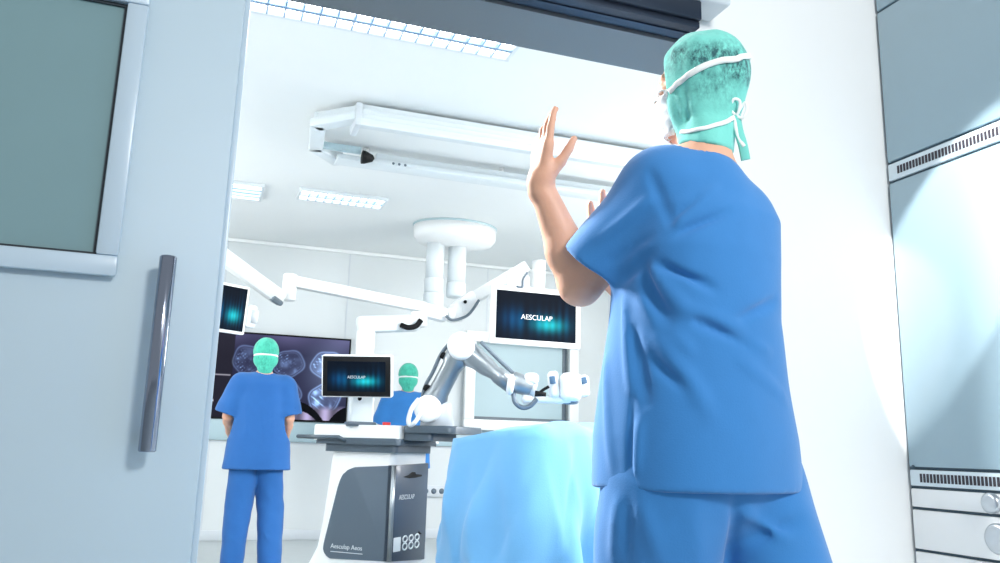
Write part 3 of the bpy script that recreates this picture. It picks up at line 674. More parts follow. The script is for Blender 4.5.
disc(jA, .083, .05, .2); disc(jB, .083, .05, .2)
for c_, n_ in ((jB+(jA-jB)*.22, l1), (jB+(jA-jB)*.74, l1)):
    d = (jB-jA)/np.linalg.norm(jB-jA); s = np.cross(d, chor); s *= -np.sign(s@crt); bm = NB(); box(bm, c_+s*.075+chor*.10, (.04, .05, .045), np.array([d, s, np.cross(d, s)]).T, .01); part('cable_clip', bm, 'rubber', n_)
d = (jB-jA)/np.linalg.norm(jB-jA); s = np.cross(d, chor); s *= -np.sign(s@crt)
bm = NB(); tube(bm, [jB+s*.08+chor*.1, jB+(jA-jB)*.22+s*.098+chor*.1, jB+(jA-jB)*.5+s*.092+chor*.1, jB+(jA-jB)*.75+s*.092+chor*.1, jA+s*.06+chor*.1], .012); part('hose', bm, 'grey', cart)
bm = NB(); tube(bm, [atD(419, 399, WA-.05), atD(412, 408, WA-.08), atD(408.5, 420, WA-.1), atD(410.5, 425, WA-.1), atD(416, 421, WA-.1), atD(421, 412, WA-.05)], .014); part('cable_loop', bm, 'lightgrey', cart)
bm = NB(); tube(bm, [atD(481, 342, WA), atD(496, 357, WA-.05), atD(512, 372, WA-.1), atD(520, 377, WA-.12)], .012); part('hose', bm, 'grey', cart)
# wrist and camera head
WH = WA-.14
Rh = np.array([crt, (0, 0, 1), -chor]).T
def hb_(bm, x, y, w_, h_, d_, bev=.012, dd=0., rot=0.):
    R = Rh.copy()
    if rot: c0, s0 = math.cos(rot), math.sin(rot); R = np.array([crt*c0+A3((0, 0, s0)), A3((0, 0, c0))-crt*s0, -chor]).T
    return box(bm, atD(x, y, WH+dd), (w_, h_, d_), R, bev, 3)
bm = NB(); cyl(bm, atD(507, 384, WH-.04), atD(514, 385, WH-.04), .062, n=28, bev=.015); part('wrist_cap', bm, 'white', cart)
bm = NB(); cyl(bm, atD(511, 381, WH), atD(532, 388, WH), .062, .055, n=28, bev=.01); part('wrist', bm, 'silver', cart)
bm = NB(); hb_(bm, 531, 379, .09, .07, .10, .03); part('wrist_cap', bm, 'white', cart)
bm = NB(); hb_(bm, 528, 399, .075, .06, .09, .025); part('wrist_cap', bm, 'white', cart)
bm = NB(); cyl(bm, atD(530, 388, WH), atD(536, 390, WH), .05, n=24, bev=.01); part('wrist', bm, 'lightgrey', cart)
bm = NB(); tube(bm, [atD(513.5, 392, WH-.03), atD(515, 402, WH-.05), atD(522, 407.5, WH-.05), atD(530, 406, WH-.05), atD(537, 399, WH-.04)], .014); part('cable_loop', bm, 'grey', cart)
bm = NB(); hb_(bm, 553, 400, .21, .036, .10, .01, rot=-.02); part('head_plate', bm, 'white', cart)
bm = NB(); hb_(bm, 553.5, 385, .062, .16, .10, .022, rot=.12); hA = part('camera_head', bm, 'white', cart)
bm = NB(); hb_(bm, 552.5, 380, .034, .045, .02, .004, -.05, .15); part('display', bm, 'minib', hA)
bm = NB(); hb_(bm, 570, 387.5, .125, .165, .16, .035); hB = part('camera_head', bm, 'white', cart)
bm = NB(); hb_(bm, 584, 386, .055, .125, .10, .022, .02, .1); hC = part('camera_head', bm, 'white', cart)
bm = NB(); hb_(bm, 584, 380.5, .034, .04, .02, .004, -.04, .2); part('display', bm, 'minib', hC)
bm = NB(); tube(bm, [atD(549, 386.5, WH-.08), atD(543, 390, WH-.08), atD(538, 394, WH-.08)], .009); cyl(bm, atD(535, 393.5, WH-.08), atD(546, 394.5, WH-.08), .018, .012, n=12); part('handle', bm, 'rubber', cart)
bm = NB(); cyl(bm, atD(570, 397, WH), atD(570, 403.5, WH), .05, n=24, bev=.006); part('lens', bm, 'grey', hB)

# ------------------------------------------------------------------ operating table under its drape
D0 = atD(534, 450, 3.95); zt_ = 1.085
rr = math.radians(40)
ta = -crt*math.cos(rr)+chor*math.sin(rr)      # end face, to the left
tb = crt*math.cos(math.radians(50))+chor*math.sin(math.radians(50))
TA, TB = .62, 1.7
def drape_pt(s, v):
    # s runs round the plan outline, v 0 at the top middle .. 1 at the hem
    o = rrect(TA, TB, .10, 10, TA/2, TB/2); o = [np.array(p) for p in o]+[np.array(o[0])]
    return None
bm = NB()
outl = [np.array(p) for p in rrect(TA, TB, .15, 8, TA/2, TB/2)]
seg = [np.linalg.norm(outl[(i+1) % len(outl)]-outl[i]) for i in range(len(outl))]; per = sum(seg)
NS, NVT, NVS = 260, 8, 26
def outline(t):
    t = (t % 1)*per
    for i, l in enumerate(seg):
        if t <= l: return outl[i]+(outl[(i+1) % len(outl)]-outl[i])*(t/l)
        t -= l
    return outl[0]
cen = np.array((TA/2, TB/2)); rings = []
ZTOP = .0
for j in range(NVT+NVS+1):
    ring = []
    for i in range(NS):
        s = i/NS; p = outline(s); q = p-cen; qa = q/np.array((TA/2, TB/2))
        if j <= NVT:
            f = .12+.88*j/NVT; pp = cen+q*f; m = max(abs(qa[0]), abs(qa[1]))*f
            z = zt_+.035*(1-m**2)+.02*math.sin(pp[0]*9+pp[1]*3)*math.sin(pp[1]*5)+.012*math.sin(pp[1]*17+1)*m-.035*max(0, m-.82)/.18
            xy = pp
        else:
            v = (j-NVT)/NVS; L = .86*v
            nrm = q/np.array((TA/2, TB/2))**2; nn = np.array((np.sign(q[0])*abs(qa[0])**5, np.sign(q[1])*abs(qa[1])**5)); nn /= np.linalg.norm(nn)+1e-9
            fold = math.sin(s*2*math.pi*9+1.2*math.sin(s*2*math.pi*4))*.6+math.sin(s*2*math.pi*19+.9)*.4
            flare = .05*math.sin(min(1, v*1.4)*math.pi/2)+(.02+.05*math.sin(v*2.6)*max(0, qa[0])-.06*v*max(0, qa[0]))*min(1, v*2)+fold*(.036*min(1, v*1.6))+.030*math.sin(2*math.pi*(s*11+v*.9)+1)*v+.022*math.sin(2*math.pi*(s*15-v*1.3))*v+.020*(1-abs(math.sin(math.pi*(s*23+.9*v))))**1.5*v**.6-.018*(1-abs(math.sin(math.pi*(s*17-1.1*v+.3))))**2*min(1, v*3)
            tw = .02*math.sin(v*5+s*40)*v
            xy = p+nn*flare+np.array((-nn[1], nn[0]))*tw
            z = zt_+.02*math.sin(p[0]*9+p[1]*3)*math.sin(p[1]*5)+.012*math.sin(p[1]*17+1)-.035-L*(.98+.02*math.sin(s*50))
        e_ = min(1, max(0, (xy[0]/TA-.35)/.75)); z -= .06*e_*e_*(3-2*e_)+.02*math.exp(-((xy[1]-.25)/.2)**2-((xy[0]-.3)/.15)**2)
        ring.append(bm.verts.new(V(A3((D0[0], D0[1], 0))+ta*xy[0]+tb*xy[1]+A3((0, 0, z)))))
    if rings:
        for k in range(NS): bm.faces.new((rings[-1][k], ring[k], ring[(k+1) % NS], rings[-1][(k+1) % NS]))
    else: bm.faces.new(ring[::-1])
    rings.append(ring)
bmesh.ops.recalc_face_normals(bm, faces=bm.faces[:])
dc = A3((D0[0], D0[1], 0))+ta*TA/2+tb*TB/2
dr_ = part('surgical_drape', bm, 'drape', None, sharp=80); tag(dr_, 'light blue sheet draped over the operating table, folds hanging to the floor', 'drape')
tbl = thing('operating_table', dc, 'operating table standing hidden beneath the blue drape', 'table')
def tb_box(name, a0, a1, b0, b1, z0, z1, m, bev=.02):
    bm = NB(); box(bm, dc+ta*((a0+a1)/2)+tb*((b0+b1)/2)+A3((0, 0, (z0+z1)/2)), (a1-a0, b1-b0, z1-z0), np.array([ta, tb, (0, 0, 1)]).T, bev); part(name, bm, m, tbl)
tb_box('tabletop', -.28, .28, -.75, .75, .9, 1.0, 'slate'); tb_box('column', -.14, .14, -.2, .2, .1, .9, 'steel'); tb_box('base', -.25, .25, -.5, .5, 0, .12, 'lightgrey')

# ------------------------------------------------------------------ people
def head_frame(hc, yaw, pitch=0., roll=0., sc_=1., ear=1.):
    a, b = math.radians(yaw), math.radians(pitch); rl = math.radians(roll)
    Rz = np.array([[math.cos(a), -math.sin(a), 0], [math.sin(a), math.cos(a), 0], [0, 0, 1]])
    Rx = np.array([[1, 0, 0], [0, math.cos(b), -math.sin(b)], [0, math.sin(b), math.cos(b)]])
    Ry = np.array([[math.cos(rl), 0, math.sin(rl)], [0, 1, 0], [-math.sin(rl), 0, math.cos(rl)]])
    return A3(hc), Rz@Rx@Ry, sc_, ear                          # columns: head right, forward, up
def hl(P, hf): return (P-hf[0])@hf[1]/hf[2]
def head_sdf(P, hf):
    q = hl(P, hf)
    d = ell(q, (0, -.012, .03), (.072, .093, .092))
    d = smin(d, ell(q, (0, .028, -.045), (.056, .066, .075)), .03)
    d = smin(d, ell(q, (0, .055, -.095), (.032, .035, .025)), .02)                 # chin
    d = smin(d, cap(q, (0, .083, .022), (0, .105, -.018), .009, .013), .014)       # nose
    for s in (-1, 1):
        d = smin(d, ell(q, (s*.013, .094, -.02), (.010, .010, .008)), .008)
        d = smin(d, cap(q, (s*.012, .084, .032), (s*.05, .066, .03), .008, .006), .012)   # brow
        d = smin(d, ell(q, (s*.043, .062, -.012), (.022, .018, .016)), .018)       # cheek
        d = smax(d, -ell(q, (s*.031, .093, .012), (.016, .014, .010)), .010)       # eye socket
        d = smin(d, ell(q, (s*.031, .074, .012), (.0125, .0125, .0125)), .002)     # eyeball
        e = ell(q, (s*(.066+.010*hf[3]), -.012, -.002), (.011, .021, .033)); e = smax(e, -ell(q, (s*(.078+.01*hf[3]), -.008, .0), (.008, .012, .02)), .006)
        d = smin(d, e, .008)                                                      # ear
    d = smin(d, cap(q, (-.022, .086, -.055), (.022, .086, -.055), .0075), .007)   # lips
    d = smin(d, cap(q, (-.018, .084, -.067), (.018, .084, -.067), .0075), .005)
    return d*hf[2]
def hand_sdf(P, wr, F, T, N, curl=(.3, .4, .5, .6), spread=(-.12, -.02, .06, .16), L=1.0, thumb=(.55, .2)):
    # wr wrist, F along the fingers, T towards the thumb, N out of the palm
    wr, F, T, N = A3(wr), A3(F), A3(T), A3(N)
    def at(f, t, n=0): return wr+(F*f+T*t+N*n)*L
    d = cap(P, at(-.02, 0), at(.015, .0), .026*L, .027*L)
    for t0, t1 in ((.024, .030), (.008, .012), (-.008, -.008), (-.022, -.027)):
        d = smin(d, cap(P, at(.012, t0*.7), at(.088, t1), .0155*L, .0125*L), .012)
    tips = []
    for k, (t, ln, base) in enumerate(((.031, .078, .090), (.011, .086, .095), (-.010, .080, .090), (-.029, .062, .080))):
        c = curl[k]; sp_ = -spread[k]; p = at(base, t); dirn = F*math.cos(sp_)+T*math.sin(sp_)
        pts = [p-F*.015*L]; rs = [.0105*L]; ang = c*.35
        for frac, r in ((.45, .0095), (.30, .0085), (.25, .0072)):
            dd = dirn*math.cos(ang)+N*math.sin(ang); p = p+dd*ln*frac*L; pts.append(p); rs.append(r*L); ang += c*.75
        d = smin(d, chain(P, pts, rs, .002), .0055); tips.append(p)
    a0, a1 = thumb; p = at(.012, .020, .008); pts = [p]; rs = [.0165*L]
    dd = F*math.cos(a0)+T*math.sin(a0)+N*a1; dd /= np.linalg.norm(dd)
    p = p+dd*.046*L; pts.append(p); rs.append(.0125*L)
    d2 = dd*.95+F*.25; d2 /= np.linalg.norm(d2); p = p+d2*.034*L; pts.append(p); rs.append(.0105*L)
    d3 = d2*.95+F*.25; d3 /= np.linalg.norm(d3); p = p+d3*.028*L; pts.append(p); rs.append(.0082*L)
    d = smin(d, chain(P, pts, rs, .004), .012)
    return d
def body_sdf(j):
    hf = j['head']
    def f(P):
        d = head_sdf(P, hf)
        nb = hf[0]+hf[1]@A3((0, -.022 if hf[3] < 0 else -.035, -.06))*hf[2]
        d = smin(d, cap(P, nb, j['neck'], .050*hf[2], .053), .03)
        d = smin(d, cap(P, j['neck']+A3((0, .01, -.05)), j['pelvis']+A3((0, 0, .12)), .085, .10), .05)
        for s in 'lr':
            d = smin(d, cap(P, j['neck']+A3((0, .01, -.04)), j['sh'+s], .06, .052), .04)
            a = chain(P, [j['sh'+s], j['sh'+s]*.55+j['el'+s]*.45, j['el'+s]], [.054, .051, .043], .02)
            m = j['el'+s]*.68+j['wr'+s]*.32
            a = smin(a, chain(P, [j['el'+s], m, j['wr'+s]], [.044, .0415, .0245], .02), .016)
            d = smin(d, a, .012)
            d = smin(d, hand_sdf(P, j['wr'+s], *j['hand'+s]), .014)
            d = smin(d, chain(P, [j['hip'+s], j['kn'+s], j['an'+s]], [.082, .055, .042], .03), .03)
        return d
    return f
def tunic_sdf(j, prof, sleeve, k_sleeve=.03, sh=.007, hollow=True, creases=(), hem=None):
    zz = [p[0] for p in prof]; hem = zz[0] if hem is None else hem
    def outer(P):
        z = np.clip(P[:, 2], zz[0], zz[-1]); cxs, cys, aw, bd = [np.interp(z, zz, [p[i] for p in prof]) for i in (1, 2, 3, 4)]
        dx = np.abs(P[:, 0]-cxs)/aw; dy = np.abs(P[:, 1]-cys)/bd
        d = ((dx**2.3+dy**2.3)**(1/2.3)-1)*np.minimum(aw, bd)
        d = smax(d, P[:, 2]-zz[-1], .05)
        d = smin(d, cap(P, j['shl']*.9+j['neck']*.1, j['shr']*.9+j['neck']*.1, .075), .06)
        for s in 'lr': d = smin(d, cap(P, j['neck']+A3((0, .005, -.035)), j['sh'+s], .072, .066), .04)
        return d
    def f(P):
        d = outer(P)
        for s in 'lr':
            S, E, t, r0_, r1_ = j['sh'+s], j['el'+s], sleeve[s][0], sleeve[s][1], sleeve[s][2]
            if len(sleeve[s]) > 4: E, t = sleeve[s][4], 1.
            ax = (E-S)/np.linalg.norm(E-S); Cf = S+(E-S)*t; cn = sleeve[s][3] if len(sleeve[s]) > 3 else ax
            Cf2 = Cf+ax*.06
            e = cap(P, S, Cf2, r0_, r1_+(r1_-r0_)*.06/np.linalg.norm(Cf-S))
            w = wob(P, 38, 5)*.003; e = e+w
            h = (P-Cf)@cn

            e = smax(e, h, .004)
            cav = np.maximum(cap(P, Cf-ax*.07, Cf2+ax*.05, r1_-sh, r1_-sh+.002), -(h+.06))
            e2 = smin(d, e, k_sleeve); d = smax(e2, -np.maximum(cav, -(h+.055)), .003)
        d = d+wob(P, 16, 2, (1, 1, .6))*.003+wob(P, 40, 3, (1, 1, .7))*.0014
        for a, b, amp, wd in creases:
            q, t = segd(P, a, b); d = d-amp*np.exp(-(q/wd)**2)*np.sin(np.pi*np.clip(t*.9+.05, 0, 1))**.7
        d = smax(d, hem-P[:, 2], .004)
        if hollow:   # open hem
            q = outer(P)+sh+.005; d = smax(d, -np.maximum(q, P[:, 2]-hem-.05), .003)
        nk = cap(P, j['neck']+A3((0, .012, -.02)), j['neck']+A3((0, .02, .12)), .066, .085); d = smax(d, -nk, .006)
        return d
    return f
def trousers_sdf(j, rr=(.115, .10, .085), z0=.075, sh=.008, creases=()):
    def f(P):
        d = ell(P, j['pelvis']+A3((0, 0, .02)), (.165, .135, .15))
        for s in 'lr':
            e = chain(P, [j['hip'+s]+A3((0, 0, .02)), j['kn'+s], j['an'+s]+A3((0, 0, -.02))], [rr[0], rr[1], rr[2]], .02); d = smin(d, e, .022)
        d = d+wob(P, 22, 8, (1, 1, .5))*.005+wob(P, 45, 9, (1, 1, .8))*.0025
        for a, b, amp, wd in creases:
            q, t = segd(P, a, b); d = d-amp*np.exp(-(q/wd)**2)*np.sin(np.pi*np.clip(t*.9+.05, 0, 1))**.7
        d = smax(d, z0-P[:, 2], .004)
        cav = None
        for s in 'lr':
            c = cap(P, j['an'+s]+A3((0, 0, -.2)), j['an'+s]*.75+j['kn'+s]*.25, rr[2]-sh); cav = c if cav is None else np.minimum(cav, c)
        return smax(d, -np.maximum(cav, P[:, 2]-z0-.05), .003)
    return f
def hood_sdf(j, kind='hood'):
    hf = j['head']
    def f(P):
        q = hl(P, hf)
        if kind == 'hood':
            d = ell(q, (0, -.014, .03), (.086, .108, .104))
            d = smin(d, ell(q, (0, .015, -.05), (.074, .075, .085)), .03)
            nb = hl((hf[0]+hf[1]@A3((0, -.022 if hf[3] < 0 else -.035, -.06))*hf[2])[None], hf)[0]; ne = hl(j['neck'][None], hf)[0]
            d = smin(d, cap(q, nb, nb+(ne-nb)*.85, .061, .068), .03)
            d = d+wob(q, 60, 4, (1, 1, .35))*.0042+wob(q, 110, 6, (1.2, 1, .25))*.0020
            for a, b, am in (((-.07, .03, .09), (-.075, .02, -.1), .005), ((-.085, -.01, .05), (-.07, -.0, -.11), .004), ((.07, -.06, .06), (.05, -.09, -.1), .004), ((-.03, -.11, .02), (-.04, -.1, -.12), .003)):
                s_, t = segd(q, a, b); d = d-am*np.exp(-(s_/.008)**2)
            # tie band drawn in at the nape
            d = d+.0035*np.exp(-((q[:, 2]+.092)/.012)**2)*(q[:, 1] < .02)
            d = smax(d, q[:, 1]-(.060+.10*np.clip(q[:, 2]-.02, 0, 1)-.22*np.clip(-.06-q[:, 2], 0, 1)), .006)
            d = smax(d, -.160-q[:, 2]+.25*q[:, 1], .006)
        else:
            d = ell(q, (0, -.016, .045), (.098, .122, .108))
            d = d+wob(q, 70, 4, (1, 1, .5))*.003
            d = smax(d, q[:, 1]*.55-q[:, 2]-.018-.0, .006)
            e = smin(ell(q, (0, -.035, -.03), (.098, .082, .085)), cap(q, (0, -.04, -.06), (0, -.045, -.105), .058, .06), .02); e = smax(e, q[:, 1]-.005, .005)
            d = smin(d, e, .012)
            d = d+.004*np.exp(-((q[:, 2]-.0)/.010)**2)
        return d*hf[2]
    return f
def mask_sdf(j):
    hf = j['head']
    def f(P):
        q = hl(P, hf)
        d = smin(head_sdf(P, hf)/hf[2]-.005, ell(q, (0, .05, -.05), (.052, .046, .058)), .02)
        d = d+np.sin(q[:, 2]*260)*.0012
        d = smax(d, .018-q[:, 1], .004); d = smax(d, q[:, 2]-(-.004+.12*(q[:, 1]-.09)), .004); d = smax(d, -.118-q[:, 2], .004)
        return smax(d*hf[2], -(head_sdf(P, hf)-.001), .002)
    return f
def march(f, fr, x, y, off=0., t0=.8, t1=12.):
    d = fr.dirl(ray(x, y)); o = fr.to_local(CAM); t = t0; n = np.linalg.norm(d)
    for _ in range(160):
        v = f((o+d*t)[None])[0]-off
        if v < .0008: return o+d*t
        t += max(v, .0008)*.6/n
        if t > t1: break
    return None
def shoe(nm, an, fwd, parent, fr, m):
    q = an; sd = A3((fwd[1], -fwd[0], 0))
    def f(P):
        L = np.stack([(P-q)@sd, (P-q)@A3(fwd), P[:, 2]], 1)
        d = smin(ell(L, (0, .10, .035), (.046, .085, .042)), ell(L, (0, -.005, .045), (.038, .065, .055)), .05)
        d = smax(d, .002-L[:, 2], .01)
        return smax(d, -ell(L, (0, -.005, .115), (.03, .045, .04)), .006)
    c = A3((q[0]+fwd[0]*.05, q[1]+fwd[1]*.05, .06)); sdf_part(nm, f, c-A3((.19, .19, .075)), c+A3((.19, .19, .09)), .006, m, parent, fr)
def bbox(pts, pad): P = np.array(pts); return P.min(0)-pad, P.max(0)+pad
def person(fr, j, prof, sleeve, label, hb, hc, scrub, captype, creases=(), tcre=(), tr=(.115, .10, .085), shoem='shoe', attr=None, capm='cap', sh=.007, z0=.075):
    root = thing('person', fr.o, label, 'person')
    pts = [j[k] for k in j if k[:2] in ('sh', 'el', 'wr', 'hi', 'kn', 'an')]+[j['head'][0]]
    for s in 'lr': F = j['hand'+s][0]; pts.append(j['wr'+s]+A3(F)*.2)
    lo, hi = bbox(pts, .15); lo[2] = .02; hi[2] = j['head'][0][2]+.18
    sdf_part('body', body_sdf(j), lo, hi, hb, 'skin', root, fr)
    tf = tunic_sdf(j, prof, sleeve, creases=creases, sh=sh)
    tp = [j['shl'], j['shr'], j['neck']]+[j['sh'+s]+(j['el'+s]-j['sh'+s])*sleeve[s][0] for s in 'lr']+[A3((p[1]+q*p[3], p[2]+r*p[4], p[0])) for p in prof for q in (-1, 1) for r in (-1, 1)]
    lo, hi = bbox(tp, .12); lo[2] = prof[0][0]-.03
    sdf_part('scrub_top', tf, lo, hi, hc, scrub, root, fr)
    trf = trousers_sdf(j, tr, z0, sh, creases=tcre)
    lo, hi = bbox([j[k+s] for k in ('hip', 'kn', 'an') for s in 'lr'], .17); lo[2] = .03; hi[2] = j['pelvis'][2]+.2
    sdf_part('trousers', trf, lo, hi, hc*1.15, scrub, root, fr)
    hd = hood_sdf(j, captype); c0 = j['head'][0]
    hp = sdf_part('hood' if captype == 'hood' else 'surgical_cap', hd, c0-A3((.16, .17, .24)), c0+A3((.16, .17, .19)), min(hc, .006), capm, root, fr, attr=attr or (lambda v: np.ones(len(v))))
    sdf_part('face_mask', mask_sdf(j), c0-A3((.15, .16, .18)), c0+A3((.15, .16, .10)), min(hc, .0042), 'mask', root, fr)
    for s in 'lr': shoe('shoe', j['an'+s], j['toe'+s], root, fr, shoem)
    return root, tf, trf, hd, hp
def unit(v): v = A3(v); return v/np.linalg.norm(v)

# the surgeon in the foreground, walking into the theatre with both hands raised
base = atD(706, 400, 1.57); fr = Frame3((base[0], base[1], 0), math.radians(12))
def L(x, y, D): return fr.to_local(atD(x, y, D))
crl = fr.dirl(RGT); cul = fr.dirl(UPV); cfl = fr.dirl(FWD)     # camera axes seen from the body frame
j = dict(pelvis=A3((.01, .02, .93)), neck=A3((-.038, -.038, 1.515)))
HS = .875
j['head'] = head_frame(L(699, 88.5, 1.665), 26, -3, -2, HS, -.2)
j['shl'] = L(664, 192, 1.60); j['shr'] = A3((.105, .02, 1.43))
j['ell'] = L(580, 284, 1.68); j['wrl'] = L(540, 183, 1.70)
j['elr'] = A3((.17, .20, 1.20)); j['wrr'] = A3((.01, .345, 1.395))
Fl = unit(cul*.98+crl*.06+cfl*.05); Tl = unit(crl*.42-cfl*.9); Tl = unit(Tl-Fl*(Tl@Fl)); Nl = unit(np.cross(Tl, Fl)); Nl = Nl if Nl@crl > 0 else -Nl
j['handl'] = (Fl, Tl, Nl, (.10, .32, .50, .62), (-.08, .0, .07, .16), .9, (.38, .60))
tipr = L(612, 187, 1.93); Fr = unit(tipr-j['wrr']); Tr = unit((.6, -.8, .1)); Tr = unit(Tr-Fr*(Tr@Fr)); Nr = unit(np.cross(Tr, Fr)); Nr = Nr if Nr[1] < 0 else -Nr
j['handr'] = (Fr, Tr, Nr, (.2, .2, .25, .3), (-.12, -.02, .06, .16), np.linalg.norm(tipr-j['wrr'])/.182, (.6, .2))
j.update(hipl=A3((-.085, .02, .90)), hipr=A3((.105, .01, .90)), knl=A3((-.085, .10, .49)), knr=A3((.155, -.13, .49)), anl=A3((-.09, .10, .085)), anr=A3((.17, -.30, .11)), toel=(0, 1, 0), toer=(.1, .995, 0))
prof = [(.905, .0, .03, .206, .165), (1.0, -.004, .03, .20, .165), (1.10, -.012, .02, .184, .155), (1.22, -.026, .005, .160, .148), (1.34, -.024, -.01, .162, .14), (1.42, -.012, -.015, .160, .128), (1.50, -.016, -.02, .12, .10)]
sleeve = dict(l=(.66, .078, .074), r=(.66, .080, .078))
# cuff plane of the left sleeve runs through the two cuff corners seen
ca_, cb_ = L(572, 246, 1.66), L(622, 285, 1.58)
axl = unit(j['ell']-j['shl']); e_ = unit(cb_-ca_); cn = unit(axl-e_*(axl@e_)); tl = float(((ca_+cb_)/2-j['shl'])@cn)/float((j['ell']-j['shl'])@cn)
sleeve['l'] = (tl, .080, np.linalg.norm(cb_-ca_)/2*.98, cn, (ca_+cb_)/2)
base_f = tunic_sdf(j, prof, sleeve, hollow=False)
cre = []
for pl, amp, wd in (
    (((650, 172), (672, 226)), -.006, .010), (((674, 227), (716, 188)), .006, .012), (((672, 222), (700, 196)), -.004, .007), (((676, 234), (728, 212)), -.005, .010),
    (((640, 262), (668, 330)), -.010, .016), (((640, 300), (690, 352)), .007, .014), (((648, 268), (690, 316)), .008, .014), (((654, 262), (716, 290)), -.006, .012),
    (((690, 318), (752, 345)), -.006, .012), (((684, 306), (742, 330)), .005, .012), (((740, 318), (776, 300)), -.006, .010), (((645, 352), (690, 392)), -.005, .014),
    (((660, 340), (708, 410)), .006, .018), (((634, 330), (646, 400)), -.008, .012), (((632, 400), (630, 486)), -.006, .006), (((640, 420), (636, 470)), .005, .010),
    (((740, 360), (786, 400)), .004, .014), (((722, 330), (770, 352)), .004, .010), (((624, 300), (630, 390)), .006, .010), (((606, 360), (612, 470)), .004, .012),
    (((600, 240), (652, 196)), .004, .012), (((610, 262), (650, 236)), -.004, .010), (((622, 282), (652, 252)), -.006, .012)):
    pp = [march(base_f, fr, *q) for q in pl]
    if all(p is not None for p in pp): cre.append((pp[0], pp[1], amp, wd))
tr0 = trousers_sdf(j, (.118, .105, .09)); tc = []
for pl, amp, wd in ((((640, 500), (660, 560)), .006, .014), (((735, 500), (728, 562)), -.008, .012), (((742, 512), (790, 540)), .007, .013), (((750, 540), (800, 520)), -.006, .012), (((690, 500), (700, 560)), .004, .02), (((618, 500), (612, 560)), .006, .012), (((628, 505), (626, 560)), -.006, .008)):
    pp = [march(tr0, fr, *q) for q in pl]
    if all(p is not None for p in pp): tc.append((pp[0], pp[1], amp, wd))
hfm = j['head']
def hair_attr(v):
    q = hl(v, hfm); c1 = np.exp(-((q[:, 2]-.055)/.045)**2-((q[:, 0]+.05)/.06)**2-((q[:, 1]+.02)/.07)**2); c2 = np.exp(-((q[:, 2]+.005)/.05)**2-((q[:, 0]+.01)/.08)**2)*(q[:, 1] < -.01)
    return np.clip(c1*1.2+c2*1.3, 0, 1)
sg, tf, trf, hd, hp = person(fr, j, prof, sleeve, 'surgeon seen from behind in blue scrubs and teal hood, hand raised in the doorway', .0048, .0055, 'blue', 'hood', [(a, b, k*2.0, w_*.85) for a, b, k, w_ in cre], [(a, b, k*1.4, w_) for a, b, k, w_ in tc], (.118, .105, .09), attr=hair_attr, sh=.012)
# mask ties over the hood
def tie(pts, name='mask_tie', r=.0055, extra=(), flat=.45, mt='strap', lift=.002):
    P = []
    for q in pts:
        p = march(hd, fr, *q)
        if p is not None: P.append(p)
    P = P+[A3(e) for e in extra]; N = []
    out = []
    for p in smooth_path(P, 6):
        g = np.array([hd((p+e)[None])[0]-hd((p-e)[None])[0] for e in np.eye(3)*.003]); g /= np.linalg.norm(g)+1e-9
        v = hd(p[None])[0]
        out.append(p+g*(lift-min(v, .02) if v < .02 else 0)); N.append(g)
    b = NB(); tube(b, [fr.to_world(p) for p in out], r, 8, False, flat, [fr.R.T@n for n in N]); return part(name, b, mt, sg)
hw = lambda *q: hfm[0]+hfm[1]@A3(q)
tie([(669.5, 92), (680, 82), (692, 73), (706, 65.5), (722, 60.5), (737, 59)], extra=(hw(.05, -.095, .055), hw(.085, -.03, .03), hw(.078, .03, .0), hw(.066, .06, -.015)), r=.0065)
tie([(681, 132), (690, 131.5), (704, 128.5), (716, 125), (726, 122), (731, 119), (735, 117)], r=.0048)
k0 = next(p for p in (march(hd, fr, x_, 116) for x_ in range(735, 705, -2)) if p is not None)
kw = lambda a, b, c: k0+crl*a+cul*b+cfl*c
def loose(pts, r, name='mask_tie', flat=.4, mt='strap'):
    b = NB(); tube(b, [fr.to_world(p) for p in smooth_path(pts, 6)], r, 8, False, flat, [fr.R.T@(-cfl)]); return part(name, b, mt, sg)
loose([kw(0, 0, -.006), kw(-.012, .012, -.01), kw(-.006, .030, -.012), kw(.006, .026, -.012), kw(.004, .006, -.01), kw(0, 0, -.008)], .003)
loose([kw(0, 0, -.006), kw(.012, -.006, -.012), kw(.020, .012, -.012), kw(.016, .024, -.01), kw(.004, .006, -.008)], .0028)
loose([kw(0, .0, -.006), kw(.004, -.03, -.010), kw(.012, -.06, -.012), kw(.018, -.088, -.010)], .0095, 'hood_tie', .25, 'cap')
loose([kw(0, .0, -.006), kw(-.002, -.02, -.010), kw(.004, -.045, -.012), kw(.014, -.062, -.014)], .004)
sg['label'] = 'surgeon seen from behind in blue scrubs and teal hood, hand raised in the doorway'

